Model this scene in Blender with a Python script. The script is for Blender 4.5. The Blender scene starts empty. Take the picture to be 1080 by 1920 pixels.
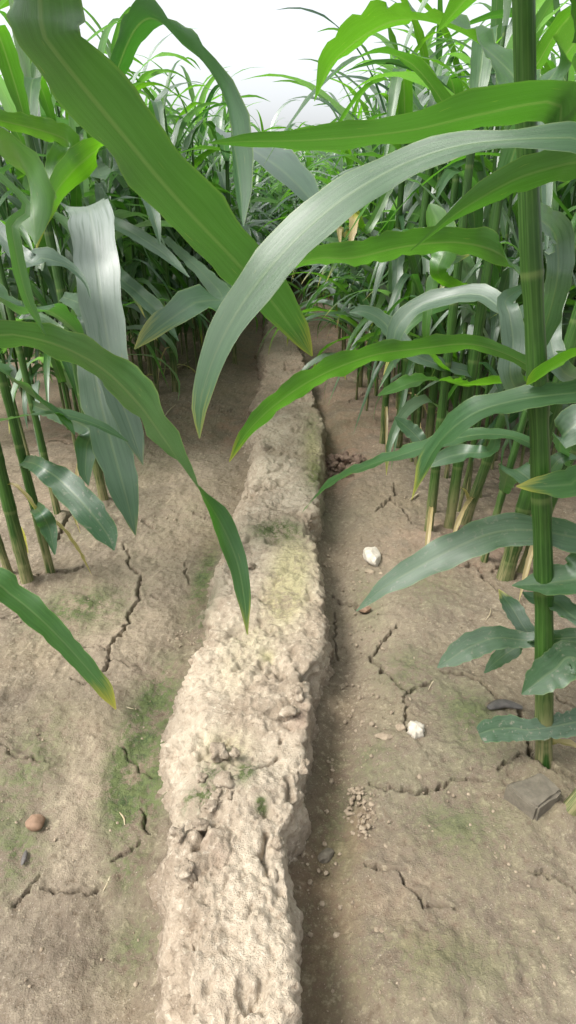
import bpy, math, random
import numpy as np

# ------------------------------------------------------------------ camera
S = bpy.context.scene
COL = S.collection
H, F = 0.85, 1154.0                                   # camera height (m), focal length (px of a 1080 x 1920 frame)
PITCH = math.atan(580 / F)
YAW = math.atan(60 / F * math.cos(PITCH))
cam_data = bpy.data.cameras.new("camera")
cam = bpy.data.objects.new("camera", cam_data)
COL.objects.link(cam)
cam.location = (0, 0, H)
cam.rotation_euler = (math.pi / 2 - PITCH, 0, YAW)
cam_data.sensor_fit = 'VERTICAL'
cam_data.sensor_height = 36.0
cam_data.lens = F / 1920 * 36.0
cam_data.clip_start = 0.02
cam_data.clip_end = 800
S.camera = cam

# ------------------------------------------------------------------ overcast sky, soft sun, exposure
SUN_EL, SUN_AZ = math.radians(56), math.radians(-115)     # azimuth from +Y, clockwise
world = bpy.data.worlds.new("World")
S.world = world
world.use_nodes = True
wn = world.node_tree
wn.nodes.clear()
sky = wn.nodes.new("ShaderNodeTexSky")
sky.sky_type = 'NISHITA'
sky.sun_disc = False
sky.sun_elevation = SUN_EL
sky.sun_rotation = SUN_AZ
sky.air_density = 1.0
sky.dust_density = 5.0
hsv = wn.nodes.new("ShaderNodeHueSaturation")           # cloud cover: the blue is greyed out
hsv.inputs["Saturation"].default_value = 0.22
bg = wn.nodes.new("ShaderNodeBackground")
bg.inputs["Strength"].default_value = 0.15
wo = wn.nodes.new("ShaderNodeOutputWorld")
wn.links.new(sky.outputs[0], hsv.inputs["Color"])
wn.links.new(hsv.outputs[0], bg.inputs[0])
wn.links.new(bg.outputs[0], wo.inputs[0])
sun_data = bpy.data.lights.new("sun", 'SUN')
sun_data.energy = 1.5
sun_data.angle = math.radians(17)
sun_data.color = (1.0, 0.965, 0.91)
sun = bpy.data.objects.new("sun", sun_data)
COL.objects.link(sun)
sun.rotation_euler = (math.pi / 2 - SUN_EL, 0, math.pi - SUN_AZ)
S.view_settings.view_transform = 'Standard'
S.view_settings.look = 'None'
S.view_settings.gamma = 1.0
S.view_settings.use_curve_mapping = False
S.view_settings.exposure = 1.22
S.render.film_transparent = False
S.cycles.max_bounces = 10
S.cycles.transmission_bounces = 6
S.cycles.diffuse_bounces = 6

rng = np.random.default_rng(11)
random.seed(11)

# ------------------------------------------------------------------ measuring helpers (photo pixel -> place in the field)
_a = math.pi / 2 - PITCH
_Rx = np.array([[1, 0, 0], [0, math.cos(_a), -math.sin(_a)], [0, math.sin(_a), math.cos(_a)]])
_Rz = np.array([[math.cos(YAW), -math.sin(YAW), 0], [math.sin(YAW), math.cos(YAW), 0], [0, 0, 1]])
_M = _Rz @ _Rx
CAM = np.array([0, 0, H])


def ray(px, py):
    return _M @ np.array([(px - 540) / F, (960 - py) / F, -1.0])


def on_ground(px, py, z=0.0):
    d = ray(px, py)
    return CAM + d * ((z - H) / d[2])


def at_depth(px, py, d):
    return CAM + ray(px, py) * d


def at_y(px, py, y):
    d = ray(px, py)
    return CAM + d * (y / d[1])


# ------------------------------------------------------------------ noise (vectorised)
def _hash(ix, iy, iz, k=0):
    h = (ix.astype(np.int64) * 374761393 + iy.astype(np.int64) * 668265263 + iz.astype(np.int64) * 2147483647 + k * 974711) & 0xffffffff
    h = ((h ^ (h >> 13)) * 1274126177) & 0xffffffff
    h = ((h ^ (h >> 16)) * 2246822519) & 0xffffffff
    return ((h ^ (h >> 15)) & 0xffffff) / float(0xffffff)


def vnoise(x, y, z=None, k=0):
    """smooth value noise, -1..1"""
    x0, y0 = np.floor(x), np.floor(y)
    fx, fy = x - x0, y - y0
    ux, uy = fx * fx * fx * (fx * (fx * 6 - 15) + 10), fy * fy * fy * (fy * (fy * 6 - 15) + 10)
    if z is None:
        zz = np.zeros_like(x0)
        g = lambda a, b: _hash(x0 + a, y0 + b, zz, k)
        r = (g(0, 0) * (1 - ux) + g(1, 0) * ux) * (1 - uy) + (g(0, 1) * (1 - ux) + g(1, 1) * ux) * uy
        return r * 2 - 1
    z0 = np.floor(z)
    fz = z - z0
    uz = fz * fz * fz * (fz * (fz * 6 - 15) + 10)
    g = lambda a, b, c: _hash(x0 + a, y0 + b, z0 + c, k)
    lo = (g(0, 0, 0) * (1 - ux) + g(1, 0, 0) * ux) * (1 - uy) + (g(0, 1, 0) * (1 - ux) + g(1, 1, 0) * ux) * uy
    hi = (g(0, 0, 1) * (1 - ux) + g(1, 0, 1) * ux) * (1 - uy) + (g(0, 1, 1) * (1 - ux) + g(1, 1, 1) * ux) * uy
    return (lo * (1 - uz) + hi * uz) * 2 - 1


def fbm(x, y, z=None, octv=4, k=0, gain=.5):
    s, a, f = 0, 1.0, 1.0
    for o in range(octv):
        s = s + a * vnoise(x * f + 17.3 * o, y * f - 9.1 * o, None if z is None else z * f + 5.7 * o, k + o)
        a *= gain
        f *= 2.03
    return s


def cells(x, y, z, k=0):
    """distance to the nearest of scattered points (for rounded clods)"""
    x0, y0, z0 = np.floor(x), np.floor(y), np.floor(z)
    best = np.full(x.shape, 9.0)
    for a in (-1, 0, 1):
        for b in (-1, 0, 1):
            for c in (-1, 0, 1):
                i, j, l = x0 + a, y0 + b, z0 + c
                dx = i + _hash(i, j, l, k) - x
                dy = j + _hash(i, j, l, k + 7) - y
                dz = l + _hash(i, j, l, k + 13) - z
                best = np.minimum(best, dx * dx + dy * dy + dz * dz)
    return np.sqrt(best)


# ------------------------------------------------------------------ mesh helpers
def grid_faces(n, m):
    i = np.arange(n - 1)[:, None] * m + np.arange(m - 1)[None, :]
    return np.stack([i, i + 1, i + m + 1, i + m], -1).reshape(-1, 4)


def quad_mesh(name, V, Q, mat, uv=None, attrs=None):
    me = bpy.data.meshes.new(name)
    V = np.ascontiguousarray(V, dtype=np.float32)
    Q = np.ascontiguousarray(Q, dtype=np.int32)
    me.vertices.add(len(V))
    me.vertices.foreach_set("co", V.ravel())
    me.loops.add(Q.size)
    me.loops.foreach_set("vertex_index", Q.ravel())
    me.polygons.add(len(Q))
    me.polygons.foreach_set("loop_start", np.arange(0, Q.size, Q.shape[1], dtype=np.int32))
    me.polygons.foreach_set("loop_total", np.full(len(Q), Q.shape[1], dtype=np.int32))
    me.polygons.foreach_set("use_smooth", np.ones(len(Q), dtype=bool))
    if uv is not None:
        l = me.uv_layers.new(name="uv")
        l.data.foreach_set("uv", np.ascontiguousarray(uv[Q.ravel()], dtype=np.float32).ravel())
    for an, av in (attrs or {}).items():
        at = me.attributes.new(an, 'FLOAT', 'POINT')
        at.data.foreach_set("value", np.ascontiguousarray(av, dtype=np.float32))
    me.update(calc_edges=True)
    me.validate()
    me.materials.append(mat)
    return me


def link(name, me, parent=None, loc=None):
    o = bpy.data.objects.new(name, me)
    COL.objects.link(o)
    if parent is not None:
        o.parent = parent
    if loc is not None:
        o.location = loc
    return o


def tag(o, label=None, cat=None, group=None, kind=None):
    if label:
        o["label"] = label
    if cat:
        o["category"] = cat
    if group:
        o["group"] = group
    if kind:
        o["kind"] = kind
    return o


def empty(name, loc):
    o = bpy.data.objects.new(name, None)
    o.empty_display_size = .05
    COL.objects.link(o)
    o.location = loc
    return o


def spline(P, n):
    """Catmull-Rom through the rows of P, n samples evenly spaced by length of the first three columns"""
    P = np.asarray(P, float)
    E = np.vstack([2 * P[0] - P[1], P, 2 * P[-1] - P[-2]])
    out = []
    for i in range(len(P) - 1):
        p0, p1, p2, p3 = E[i:i + 4]
        t = np.linspace(0, 1, 24, endpoint=(i == len(P) - 2))[:, None]
        out.append(.5 * ((2 * p1) + (-p0 + p2) * t + (2 * p0 - 5 * p1 + 4 * p2 - p3) * t ** 2 + (-p0 + 3 * p1 - 3 * p2 + p3) * t ** 3))
    Q = np.vstack(out)
    s = np.concatenate([[0], np.cumsum(np.linalg.norm(np.diff(Q[:, :3], axis=0), axis=1))])
    u = np.linspace(0, s[-1], n)
    return np.stack([np.interp(u, s, Q[:, c]) for c in range(Q.shape[1])], 1)


# ------------------------------------------------------------------ materials
def new_mat(name):
    m = bpy.data.materials.new(name)
    m.use_nodes = True
    nt = m.node_tree
    nt.nodes.clear()
    return m, nt


class NT:
    """short hand for node building"""
    def __init__(s, nt):
        s.nt = nt

    def n(s, t, **kw):
        nd = s.nt.nodes.new(t)
        for k, v in kw.items():
            setattr(nd, k, v)
        return nd

    def l(s, a, b):
        s.nt.links.new(a, b)

    def val(s, inp, v):
        if hasattr(v, "is_output"):
            s.l(v, inp)
        else:
            inp.default_value = v

    def math(s, op, a, b=0.0, c=0.0, clamp=False):
        nd = s.n("ShaderNodeMath", operation=op, use_clamp=clamp)
        s.val(nd.inputs[0], a)
        s.val(nd.inputs[1], b)
        s.val(nd.inputs[2], c)
        return nd.outputs[0]

    def mix(s, f, a, b):
        nd = s.n("ShaderNodeMix", data_type='RGBA')
        s.val(nd.inputs[0], f)
        for i, v in ((6, a), (7, b)):
            if isinstance(v, tuple) and len(v) == 3:
                v = v + (1,)
            s.val(nd.inputs[i], v)
        return nd.outputs[2]

    def ramp(s, f, lo, hi, smooth=True):
        nd = s.n("ShaderNodeMapRange", interpolation_type='SMOOTHSTEP' if smooth else 'LINEAR')
        s.val(nd.inputs[0], f)
        nd.inputs[1].default_value = lo
        nd.inputs[2].default_value = hi
        return nd.outputs[0]

    def noise(s, vec, scale, detail=4, rough=.55, dist=0.0):
        nd = s.n("ShaderNodeTexNoise")
        s.l(vec, nd.inputs["Vector"])
        nd.inputs["Scale"].default_value = scale
        nd.inputs["Detail"].default_value = detail
        nd.inputs["Roughness"].default_value = rough
        nd.inputs["Distortion"].default_value = dist
        return nd.outputs[0]

    def attr(s, name, typ='GEOMETRY'):
        nd = s.n("ShaderNodeAttribute", attribute_name=name, attribute_type=typ)
        return nd.outputs["Fac"]


def leaf_material(name, far=False):
    m, nt = new_mat(name)
    k = NT(nt)
    uvn = k.n("ShaderNodeUVMap")
    sep = k.n("ShaderNodeSeparateXYZ")
    k.l(uvn.outputs[0], sep.inputs[0])
    u, v = sep.outputs[0], sep.outputs[1]
    oi = k.n("ShaderNodeObjectInfo")
    rnd = oi.outputs["Random"]
    tc = k.n("ShaderNodeTexCoord")
    across = k.math('MULTIPLY', k.math('ABSOLUTE', k.math('SUBTRACT', v, .5)), 2.0)
    tip = k.attr("tip", 'OBJECT')                      # 0 fresh .. 1 dry tip
    tone = k.attr("tone", 'OBJECT')                    # 0 blue green .. 1 yellow green
    bloom = k.attr("bloom_v") if far else k.attr('bloom', 'OBJECT')
    if far:
        tone = k.attr("tone_v")
        tip = k.attr("tip_v")
    # large mottling along the blade, drawn out lengthwise
    mp = k.n("ShaderNodeCombineXYZ")
    k.l(k.math('MULTIPLY', u, 9.0), mp.inputs[0])
    k.l(k.math('MULTIPLY', v, 14.0), mp.inputs[1])
    k.l(k.math('MULTIPLY', rnd, 50.0), mp.inputs[2])
    mot = k.noise(mp.outputs[0], 1.0, 3, .6)
    mp2 = k.n("ShaderNodeCombineXYZ")
    k.l(k.math('MULTIPLY', u, 5.0), mp2.inputs[0])
    k.l(k.math('MULTIPLY', v, 110.0), mp2.inputs[1])
    k.l(k.math('MULTIPLY', rnd, 50.0), mp2.inputs[2])
    vein = k.noise(mp2.outputs[0], 1.0, 2, .5)
    dark = k.mix(tone, (.019, .062, .027), (.028, .098, .008))
    lite = k.mix(tone, (.042, .108, .048), (.055, .160, .014))
    base = k.mix(k.ramp(mot, .3, .72), dark, lite)
    base = k.mix(k.math('MULTIPLY', k.ramp(vein, .45, .75), .20), base, k.mix(tone, (.075, .155, .075), (.10, .23, .035)))
    # small elongated lesions
    mp3 = k.n("ShaderNodeCombineXYZ")
    k.l(k.math('MULTIPLY', u, 34.0), mp3.inputs[0])
    k.l(k.math('MULTIPLY', v, 22.0), mp3.inputs[1])
    k.l(k.math('MULTIPLY', rnd, 90.0), mp3.inputs[2])
    les = k.noise(mp3.outputs[0], 1.0, 2, .5)
    base = k.mix(k.math('MULTIPLY', k.ramp(les, .70, .76), .6), base, (.26, .24, .075))
    rib = k.math('SUBTRACT', 1.0, k.ramp(across, .03, .10))
    rib = k.math('MULTIPLY', rib, k.math('SUBTRACT', 1.0, k.math('MULTIPLY', u, .55)))
    base = k.mix(k.math('MULTIPLY', rib, .38), base, (.20, .29, .11))
    edge = k.math('MULTIPLY', k.ramp(across, .90, 1.0), k.ramp(mot, .25, .6))
    base = k.mix(k.math('MULTIPLY', edge, .38), base, (.26, .34, .08))
    # yellowing that starts at the tip and along the margin, then straw colour
    wob = k.math('ADD', u, k.math('MULTIPLY', k.math('SUBTRACT', mot, .5), .16))
    wob = k.math('ADD', wob, k.math('MULTIPLY', across, .05))
    start = k.math('SUBTRACT', 1.06, k.math('MULTIPLY', tip, .17))
    yel = k.math('MULTIPLY', k.math('SUBTRACT', wob, start), 9.0, clamp=True)
    base = k.mix(yel, base, (.42, .40, .05))
    dry = k.math('MULTIPLY', k.math('SUBTRACT', wob, k.math('ADD', start, .095)), 16.0, clamp=True)
    base = k.mix(dry, base, (.47, .37, .19))
    base = k.mix(k.math('MULTIPLY', k.math('MULTIPLY', bloom, k.math('SUBTRACT', 1.0, k.math('MULTIPLY', k.ramp(u, .5, .95), .8))), k.ramp(mot, .05, .55)), base, (.38, .43, .40))     # sky glare on the blade, painted in as a pale base colour
    # scuffs and specks of dried soil
    spk = k.noise(tc.outputs["Object"], 120.0, 3, .65)
    base = k.mix(k.math('MULTIPLY', k.ramp(spk, .56, .70), k.math('MULTIPLY', k.attr("dusty", 'OBJECT'), .8)), base, (.32, .29, .22))
    pr = k.n("ShaderNodeBsdfPrincipled")
    k.l(base, pr.inputs["Base Color"])
    k.val(pr.inputs["Roughness"], k.math('ADD', .30, k.math('MULTIPLY', mot, .2)))
    pr.inputs["Specular IOR Level"].default_value = .75
    pr.inputs["Coat Weight"].default_value = .38
    pr.inputs["Coat Roughness"].default_value = .28
    tr = k.n("ShaderNodeBsdfTranslucent")
    tcol = k.mix(.70, base, k.mix(tone, (.030, .165, .004), (.210, .580, .006)))
    tcol = k.mix(k.math('MULTIPLY', yel, .7), tcol, (.45, .38, .06))
    tcol = k.mix(k.math('MULTIPLY', rib, .4), tcol, (.22, .30, .07))
    k.l(tcol, tr.inputs["Color"])
    if not far:
        bp = k.n("ShaderNodeBump")
        bp.inputs["Strength"].default_value = .35
        bp.inputs["Distance"].default_value = .0012
        hh = k.math('ADD', k.math('MULTIPLY', vein, 1.0), k.math('MULTIPLY', rib, -1.2))
        k.l(hh, bp.inputs["Height"])
        k.l(bp.outputs[0], pr.inputs["Normal"])
    mx = k.n("ShaderNodeMixShader")
    mx.inputs[0].default_value = .46
    k.l(pr.outputs[0], mx.inputs[1])
    k.l(tr.outputs[0], mx.inputs[2])
    out = k.n("ShaderNodeOutputMaterial")
    k.l(mx.outputs[0], out.inputs[0])
    return m


def stem_material():
    m, nt = new_mat("stem_green")
    k = NT(nt)
    uvn = k.n("ShaderNodeUVMap")
    sep = k.n("ShaderNodeSeparateXYZ")
    k.l(uvn.outputs[0], sep.inputs[0])
    u, v = sep.outputs[0], sep.outputs[1]                # u around, v height in metres
    oi = k.n("ShaderNodeObjectInfo")
    cb = k.n("ShaderNodeCombineXYZ")
    k.l(k.math('MULTIPLY', k.math('SINE', k.math('MULTIPLY', u, 6.2832)), 6.0), cb.inputs[0])
    k.l(k.math('MULTIPLY', v, 9.0), cb.inputs[1])
    k.l(k.math('MULTIPLY', oi.outputs["Random"], 40.0), cb.inputs[2])
    st = k.noise(cb.outputs[0], 1.4, 3, .6)
    base = k.mix(k.ramp(st, .3, .7), (.015, .050, .007), (.038, .098, .015))
    # thin pale stripes running up the sheath
    base = k.mix(k.math('MULTIPLY', k.ramp(k.math('SINE', k.math('MULTIPLY', u, 80.0)), .3, 1.0), .10), base, (.16, .25, .09))
    fr = k.math('FRACT', k.math('MULTIPLY', k.math('ADD', v, .05), 7.0))
    node = k.math('MULTIPLY', k.ramp(fr, .90, .96), k.math('SUBTRACT', 1.0, k.ramp(fr, .97, 1.0)))
    base = k.mix(k.math('MULTIPLY', node, .30), base, (.18, .22, .08))
    # dried, soil-splashed sheath near the ground
    low = k.math('MULTIPLY', k.math('SUBTRACT', 1.0, k.ramp(v, .03, .26)), k.ramp(st, .32, .62))
    base = k.mix(k.math('MULTIPLY', low, .75), base, (.27, .22, .12))
    pr = k.n("ShaderNodeBsdfPrincipled")
    k.l(base, pr.inputs["Base Color"])
    pr.inputs["Roughness"].default_value = .40
    pr.inputs["Specular IOR Level"].default_value = .32
    pr.inputs["Subsurface Weight"].default_value = 0.0
    out = k.n("ShaderNodeOutputMaterial")
    k.l(pr.outputs[0], out.inputs[0])
    return m


def soil_material(name, ridge=False):
    m, nt = new_mat(name)
    k = NT(nt)
    tc = k.n("ShaderNodeTexCoord")
    P = tc.outputs["Object"]
    big = k.noise(P, 3.2, 5, .6, .4)
    mid = k.noise(P, 17.0, 5, .65)
    fine = k.noise(P, 95.0, 4, .7)
    grit = k.noise(P, 420.0, 3, .7)
    if ridge:
        a = k.mix(k.ramp(mid, .3, .7), (.245, .195, .140), (.430, .362, .275))
        a = k.mix(k.math('MULTIPLY', k.ramp(big, .45, .75), .55), a, (.420, .325, .235))
    else:
        a = k.mix(k.ramp(mid, .28, .72), (.138, .110, .080), (.222, .181, .134))
        a = k.mix(k.math('MULTIPLY', k.ramp(big, .42, .68), .6), a, (.205, .165, .105))
    a = k.mix(k.math('MULTIPLY', k.attr("pale"), .75), a, (.31, .25, .18) if not ridge else (.50, .43, .33))
    a = k.mix(k.math('MULTIPLY', k.attr("damp"), .8), a, (.105, .073, .044))  # darker tone, including the furrow shade painted into the ground
    a = k.mix(k.math('MULTIPLY', k.ramp(fine, .53, .70), .55), a, (.40, .335, .24) if not ridge else (.60, .53, .42))
    a = k.mix(k.math('MULTIPLY', k.math('SUBTRACT', 1.0, k.ramp(fine, .32, .47)), .62), a, (.10, .073, .045) if not ridge else (.20, .15, .10))
    a = k.mix(k.math('MULTIPLY', k.ramp(grit, .60, .70), .50), a, (.56, .49, .40))
    # green algae film: broad patches broken up by noise
    alg = k.attr("algae")
    brk = k.math('ADD', k.math('MULTIPLY', mid, .55), k.math('MULTIPLY', fine, .55))
    am = k.math('MULTIPLY', alg, k.ramp(brk, .45, .61))
    a = k.mix(k.math('MULTIPLY', am, .74, clamp=True), a, k.mix(k.ramp(fine, .35, .6), (.034, .058, .020), (.098, .118, .046)))
    yl = k.math('MULTIPLY', k.attr("moss"), k.ramp(brk, .36, .62))
    a = k.mix(k.math('MULTIPLY', yl, .58, clamp=True), a, k.mix(k.ramp(fine, .35, .65), (.22, .22, .085), (.40, .37, .17)))
    red = k.math('MULTIPLY', k.attr("rust"), k.ramp(mid, .35, .65))
    a = k.mix(k.math('MULTIPLY', red, .7), a, (.235, .125, .085))
    pr = k.n("ShaderNodeBsdfPrincipled")
    k.l(a, pr.inputs["Base Color"])
    pr.inputs["Roughness"].default_value = .93
    pr.inputs["Specular IOR Level"].default_value = .25
    b1 = k.n("ShaderNodeBump")
    b1.inputs["Strength"].default_value = 1.0 if ridge else .9
    b1.inputs["Distance"].default_value = .006 if ridge else .005
    k.l(k.math('ADD', fine, k.math('MULTIPLY', grit, .45)), b1.inputs["Height"])
    k.l(b1.outputs[0], pr.inputs["Normal"])
    out = k.n("ShaderNodeOutputMaterial")
    k.l(pr.outputs[0], out.inputs[0])
    return m


def stone_material(name, c1, c2, rough=.85):
    m, nt = new_mat(name)
    k = NT(nt)
    tc = k.n("ShaderNodeTexCoord")
    n1 = k.noise(tc.outputs["Object"], 70.0, 5, .65)
    n2 = k.noise(tc.outputs["Object"], 300.0, 3, .7)
    a = k.mix(k.ramp(n1, .3, .7), c1, c2)
    a = k.mix(k.math('MULTIPLY', k.ramp(n2, .58, .75), .35), a, (c1[0] * .45, c1[1] * .45, c1[2] * .42))
    pr = k.n("ShaderNodeBsdfPrincipled")
    k.l(a, pr.inputs["Base Color"])
    pr.inputs["Roughness"].default_value = rough
    bp = k.n("ShaderNodeBump")
    bp.inputs["Strength"].default_value = .5
    bp.inputs["Distance"].default_value = .002
    k.l(n2, bp.inputs["Height"])
    k.l(bp.outputs[0], pr.inputs["Normal"])
    out = k.n("ShaderNodeOutputMaterial")
    k.l(pr.outputs[0], out.inputs[0])
    return m


LEAF = leaf_material("leaf_blade")
LEAF_FAR = leaf_material("leaf_blade_far", far=True)
STEM = stem_material()
SOIL = soil_material("cracked_soil")
RIDGE = soil_material("ridge_soil", ridge=True)
CLOD = stone_material("clod_soil", (.20, .155, .105), (.32, .26, .185), .95)
RED_CLOD = stone_material("red_clod_soil", (.125, .082, .058), (.215, .152, .112), .95)
WHITE_STONE = stone_material("white_stone", (.40, .36, .29), (.60, .55, .46), .8)
GREY_STONE = stone_material("grey_stone", (.095, .082, .06), (.15, .13, .095), .85)
BROWN_STONE = stone_material("brown_stone", (.17, .105, .065), (.26, .165, .105), .8)
STRAW = stone_material("dry_straw", (.30, .24, .14), (.46, .39, .27), .8)
DARK_TWIG = stone_material("rotten_leaf", (.055, .05, .045), (.10, .09, .08), .6)
YELLOW = stone_material("yellowed_leaf", (.50, .38, .04), (.62, .48, .10), .6)

# ------------------------------------------------------------------ the ridge edges, measured off the photograph at the height of its crown
RZ = .08
_L = [(270, 2050), (285, 1900), (305, 1640), (322, 1540), (315, 1440), (313, 1350), (343, 1270), (368, 1190), (398, 1110), (412, 1030), (440, 950),
      (470, 880), (478, 830), (470, 790), (476, 740), (490, 700), (486, 650), (495, 615)]
_R = [(540, 2050), (545, 1900), (552, 1640), (542, 1560), (570, 1475), (585, 1400), (588, 1310), (602, 1230), (614, 1150), (605, 1080), (594, 1000),
      (606, 905), (607, 800), (592, 750), (576, 690), (560, 640), (557, 610)]


def edge_fn(px):
    q = np.array([on_ground(x, y, RZ)[:2] for x, y in px])
    o = np.argsort(q[:, 1])
    q = q[o]
    ex = np.vstack([[q[0, 0], -3.0], q, [q[-1, 0] - .25, 8.0], [q[-1, 0] - .5, 16.0], [q[-1, 0] - .5, 200]])
    return lambda y: np.interp(y, ex[:, 1], ex[:, 0])


edgeL, edgeR = edge_fn(_L), edge_fn(_R)

# ------------------------------------------------------------------ cracks in the dried mud (photo pixels)
CRACKS = [
    # left of the ridge
    ([(232, 1020), (242, 1040), (240, 1058), (266, 1076), (258, 1110), (262, 1118), (240, 1146), (242, 1165), (225, 1190), (205, 1217), (207, 1240), (192, 1262), (160, 1282), (135, 1275)], 4.2),
    ([(262, 1112), (285, 1110), (300, 1118)], 2.2),
    ([(155, 1219), (205, 1219)], 3.0),
    ([(207, 1240), (240, 1246), (262, 1244)], 1.6),
    ([(110, 1020), (122, 985), (140, 965)], 5.0),
    ([(60, 1095), (95, 1088), (125, 1085), (160, 1073)], 6.0),
    ([(255, 968), (275, 980), (298, 988)], 3.2),
    ([(0, 1392), (25, 1412), (50, 1417), (95, 1422)], 3.2),
    ([(228, 1392), (245, 1418), (262, 1432), (285, 1445)], 2.6),
    ([(262, 1500), (272, 1520), (274, 1555)], 2.2),
    ([(210, 1606), (240, 1585), (262, 1570)], 2.6),
    ([(20, 1690), (45, 1662), (75, 1630)], 3.6),
    ([(75, 1657), (110, 1665), (140, 1662), (185, 1657)], 3.0),
    ([(0, 1168), (60, 1162), (110, 1166)], 2.0),
    ([(345, 1050), (350, 1075), (358, 1088)], 2.0),
    ([(355, 955), (380, 966), (395, 970)], 2.0),
    ([(215, 735), (260, 742), (320, 700), (345, 690)], 3.5),
    ([(95, 830), (150, 842), (215, 835), (260, 850)], 3.0),
    ([(390, 760), (420, 772), (440, 765)], 2.2),
    # right of the ridge
    ([(745, 1177), (712, 1205), (700, 1222), (695, 1228), (720, 1258), (748, 1285), (768, 1303), (800, 1288), (810, 1282)], 5.6),
    ([(768, 1303), (757, 1315), (764, 1335), (760, 1378)], 3.4),
    ([(828, 1270), (860, 1270), (895, 1284), (920, 1305), (940, 1330), (965, 1340), (985, 1400), (985, 1440), (1000, 1460), (1060, 1475), (1090, 1480)], 6.0),
    ([(690, 1467), (735, 1480), (785, 1491), (835, 1480), (872, 1466), (905, 1482)], 5.2),
    ([(925, 1463), (955, 1450), (972, 1438)], 3.0),
    ([(685, 1620), (720, 1632), (745, 1640)], 2.4),
    ([(990, 1640), (1040, 1655), (1080, 1680)], 3.0),
    ([(745, 1640), (800, 1700), (860, 1712)], 1.6),
    ([(625, 1095), (640, 1108), (665, 1120), (678, 1135)], 5.0),
    ([(630, 1130), (628, 1180), (632, 1215)], 2.6),
    ([(705, 960), (722, 945), (745, 925), (738, 905)], 5.0),
    ([(735, 940), (760, 960), (772, 985)], 2.4),
    ([(827, 1062), (860, 1072), (895, 1065), (905, 1090), (930, 1112), (950, 1128), (1000, 1152), (1020, 1150)], 5.0),
    ([(905, 1090), (925, 1080), (940, 1060)], 3.4),
    ([(880, 880), (910, 895), (950, 905)], 3.0),
    ([(655, 750), (685, 738), (700, 720)], 3.0),
    ([(640, 695), (670, 690), (690, 680)], 3.5),
    ([(640, 655), (660, 648)], 3.0),
    ([(1020, 1300), (1050, 1330), (1080, 1340)], 3.0),
]


def crack_field(x, y):
    """distance-based drop and lip of all cracks at ground points"""
    drop = np.zeros_like(x)
    sel_all = (y < 4.5) & (np.abs(x) < 2.2)
    for ci, (pl, wpx) in enumerate(CRACKS):
        q = np.array([on_ground(a, b)[:2] for a, b in pl])
        dm = np.linalg.norm(np.append(q.mean(0), 0) - CAM)
        w = max(wpx * .92 / F * dm * .46, .0014)
        # ragged path
        n = max(8, int(np.linalg.norm(np.diff(q, axis=0), axis=1).sum() / .008))
        s = np.linspace(0, 1, n)
        seg = np.concatenate([[0], np.cumsum(np.linalg.norm(np.diff(q, axis=0), axis=1))])
        qq = np.stack([np.interp(s * seg[-1], seg, q[:, c]) for c in (0, 1)], 1)
        qq += (rng.random(qq.shape) - .5) * .009
        lo, hi = qq.min(0) - .06, qq.max(0) + .06
        sel = sel_all & (x > lo[0]) & (x < hi[0]) & (y > lo[1]) & (y < hi[1])
        idx = np.nonzero(sel)[0]
        if len(idx) == 0:
            continue
        pts = np.stack([x[idx], y[idx]], 1)
        best = np.full(len(idx), 9.0)
        bw = np.zeros(len(idx))
        for i in range(len(qq) - 1):
            a, b = qq[i], qq[i + 1]
            near = np.nonzero((pts[:, 0] > min(a[0], b[0]) - .035) & (pts[:, 0] < max(a[0], b[0]) + .035) & (pts[:, 1] > min(a[1], b[1]) - .035) & (pts[:, 1] < max(a[1], b[1]) + .035))[0]
            if not len(near):
                continue
            ab = b - a
            t = np.clip(((pts[near] - a) @ ab) / max(ab @ ab, 1e-9), 0, 1)
            d = np.linalg.norm(pts[near] - (a + t[:, None] * ab), axis=1)
            tt = (i + t) / (len(qq) - 1)
            ww = w * (.55 + .6 * np.sin(math.pi * np.clip(tt, .03, .97)) ** .6) * (1 + .35 * math.sin(i * 1.7 + ci))
            up = d < best[near]
            best[near[up]] = d[up]
            bw[near[up]] = ww[up]
        ok = best < .05
        wv = np.maximum(bw[ok], .0012)
        dd = best[ok]
        prof = -np.minimum(.055, wv * 13) * np.clip((1.2 - dd / wv) * 2.2, 0, 1) + .0026 * np.exp(-((dd - wv * 1.8) / .012) ** 2)
        cur = drop[idx[ok]]
        drop[idx[ok]] = np.where(np.abs(prof) > np.abs(cur), prof, cur)
    return drop


def ground_base(x, y):
    z = .010 * fbm(x * 2.6, y * 2.6, octv=3, k=3) + .0030 * fbm(x * 13, y * 13, octv=3, k=9)
    xr, xl = edgeR(y), edgeL(y)
    z += -.030 * np.exp(-((x - xr - .045) / .05) ** 2) - .016 * np.exp(-((x - xl + .07) / .06) ** 2)
    z += .010 * np.clip((x - xr - .14) / .2, 0, 1)
    z += -.008 * np.exp(-((x + .42) / .09) ** 2) + .010 * np.clip((-x - .5) / .12, 0, 1)
    return z


def ground_z(x, y):
    return float(ground_base(np.array([x], float), np.array([y], float))[0])


def axis(lo, hi, step, far, g):
    a = list(np.arange(lo, hi, step))
    s = step
    b = []
    p = hi
    while p < far:
        b.append(p)
        s *= g
        p += s
    return a, b


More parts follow.
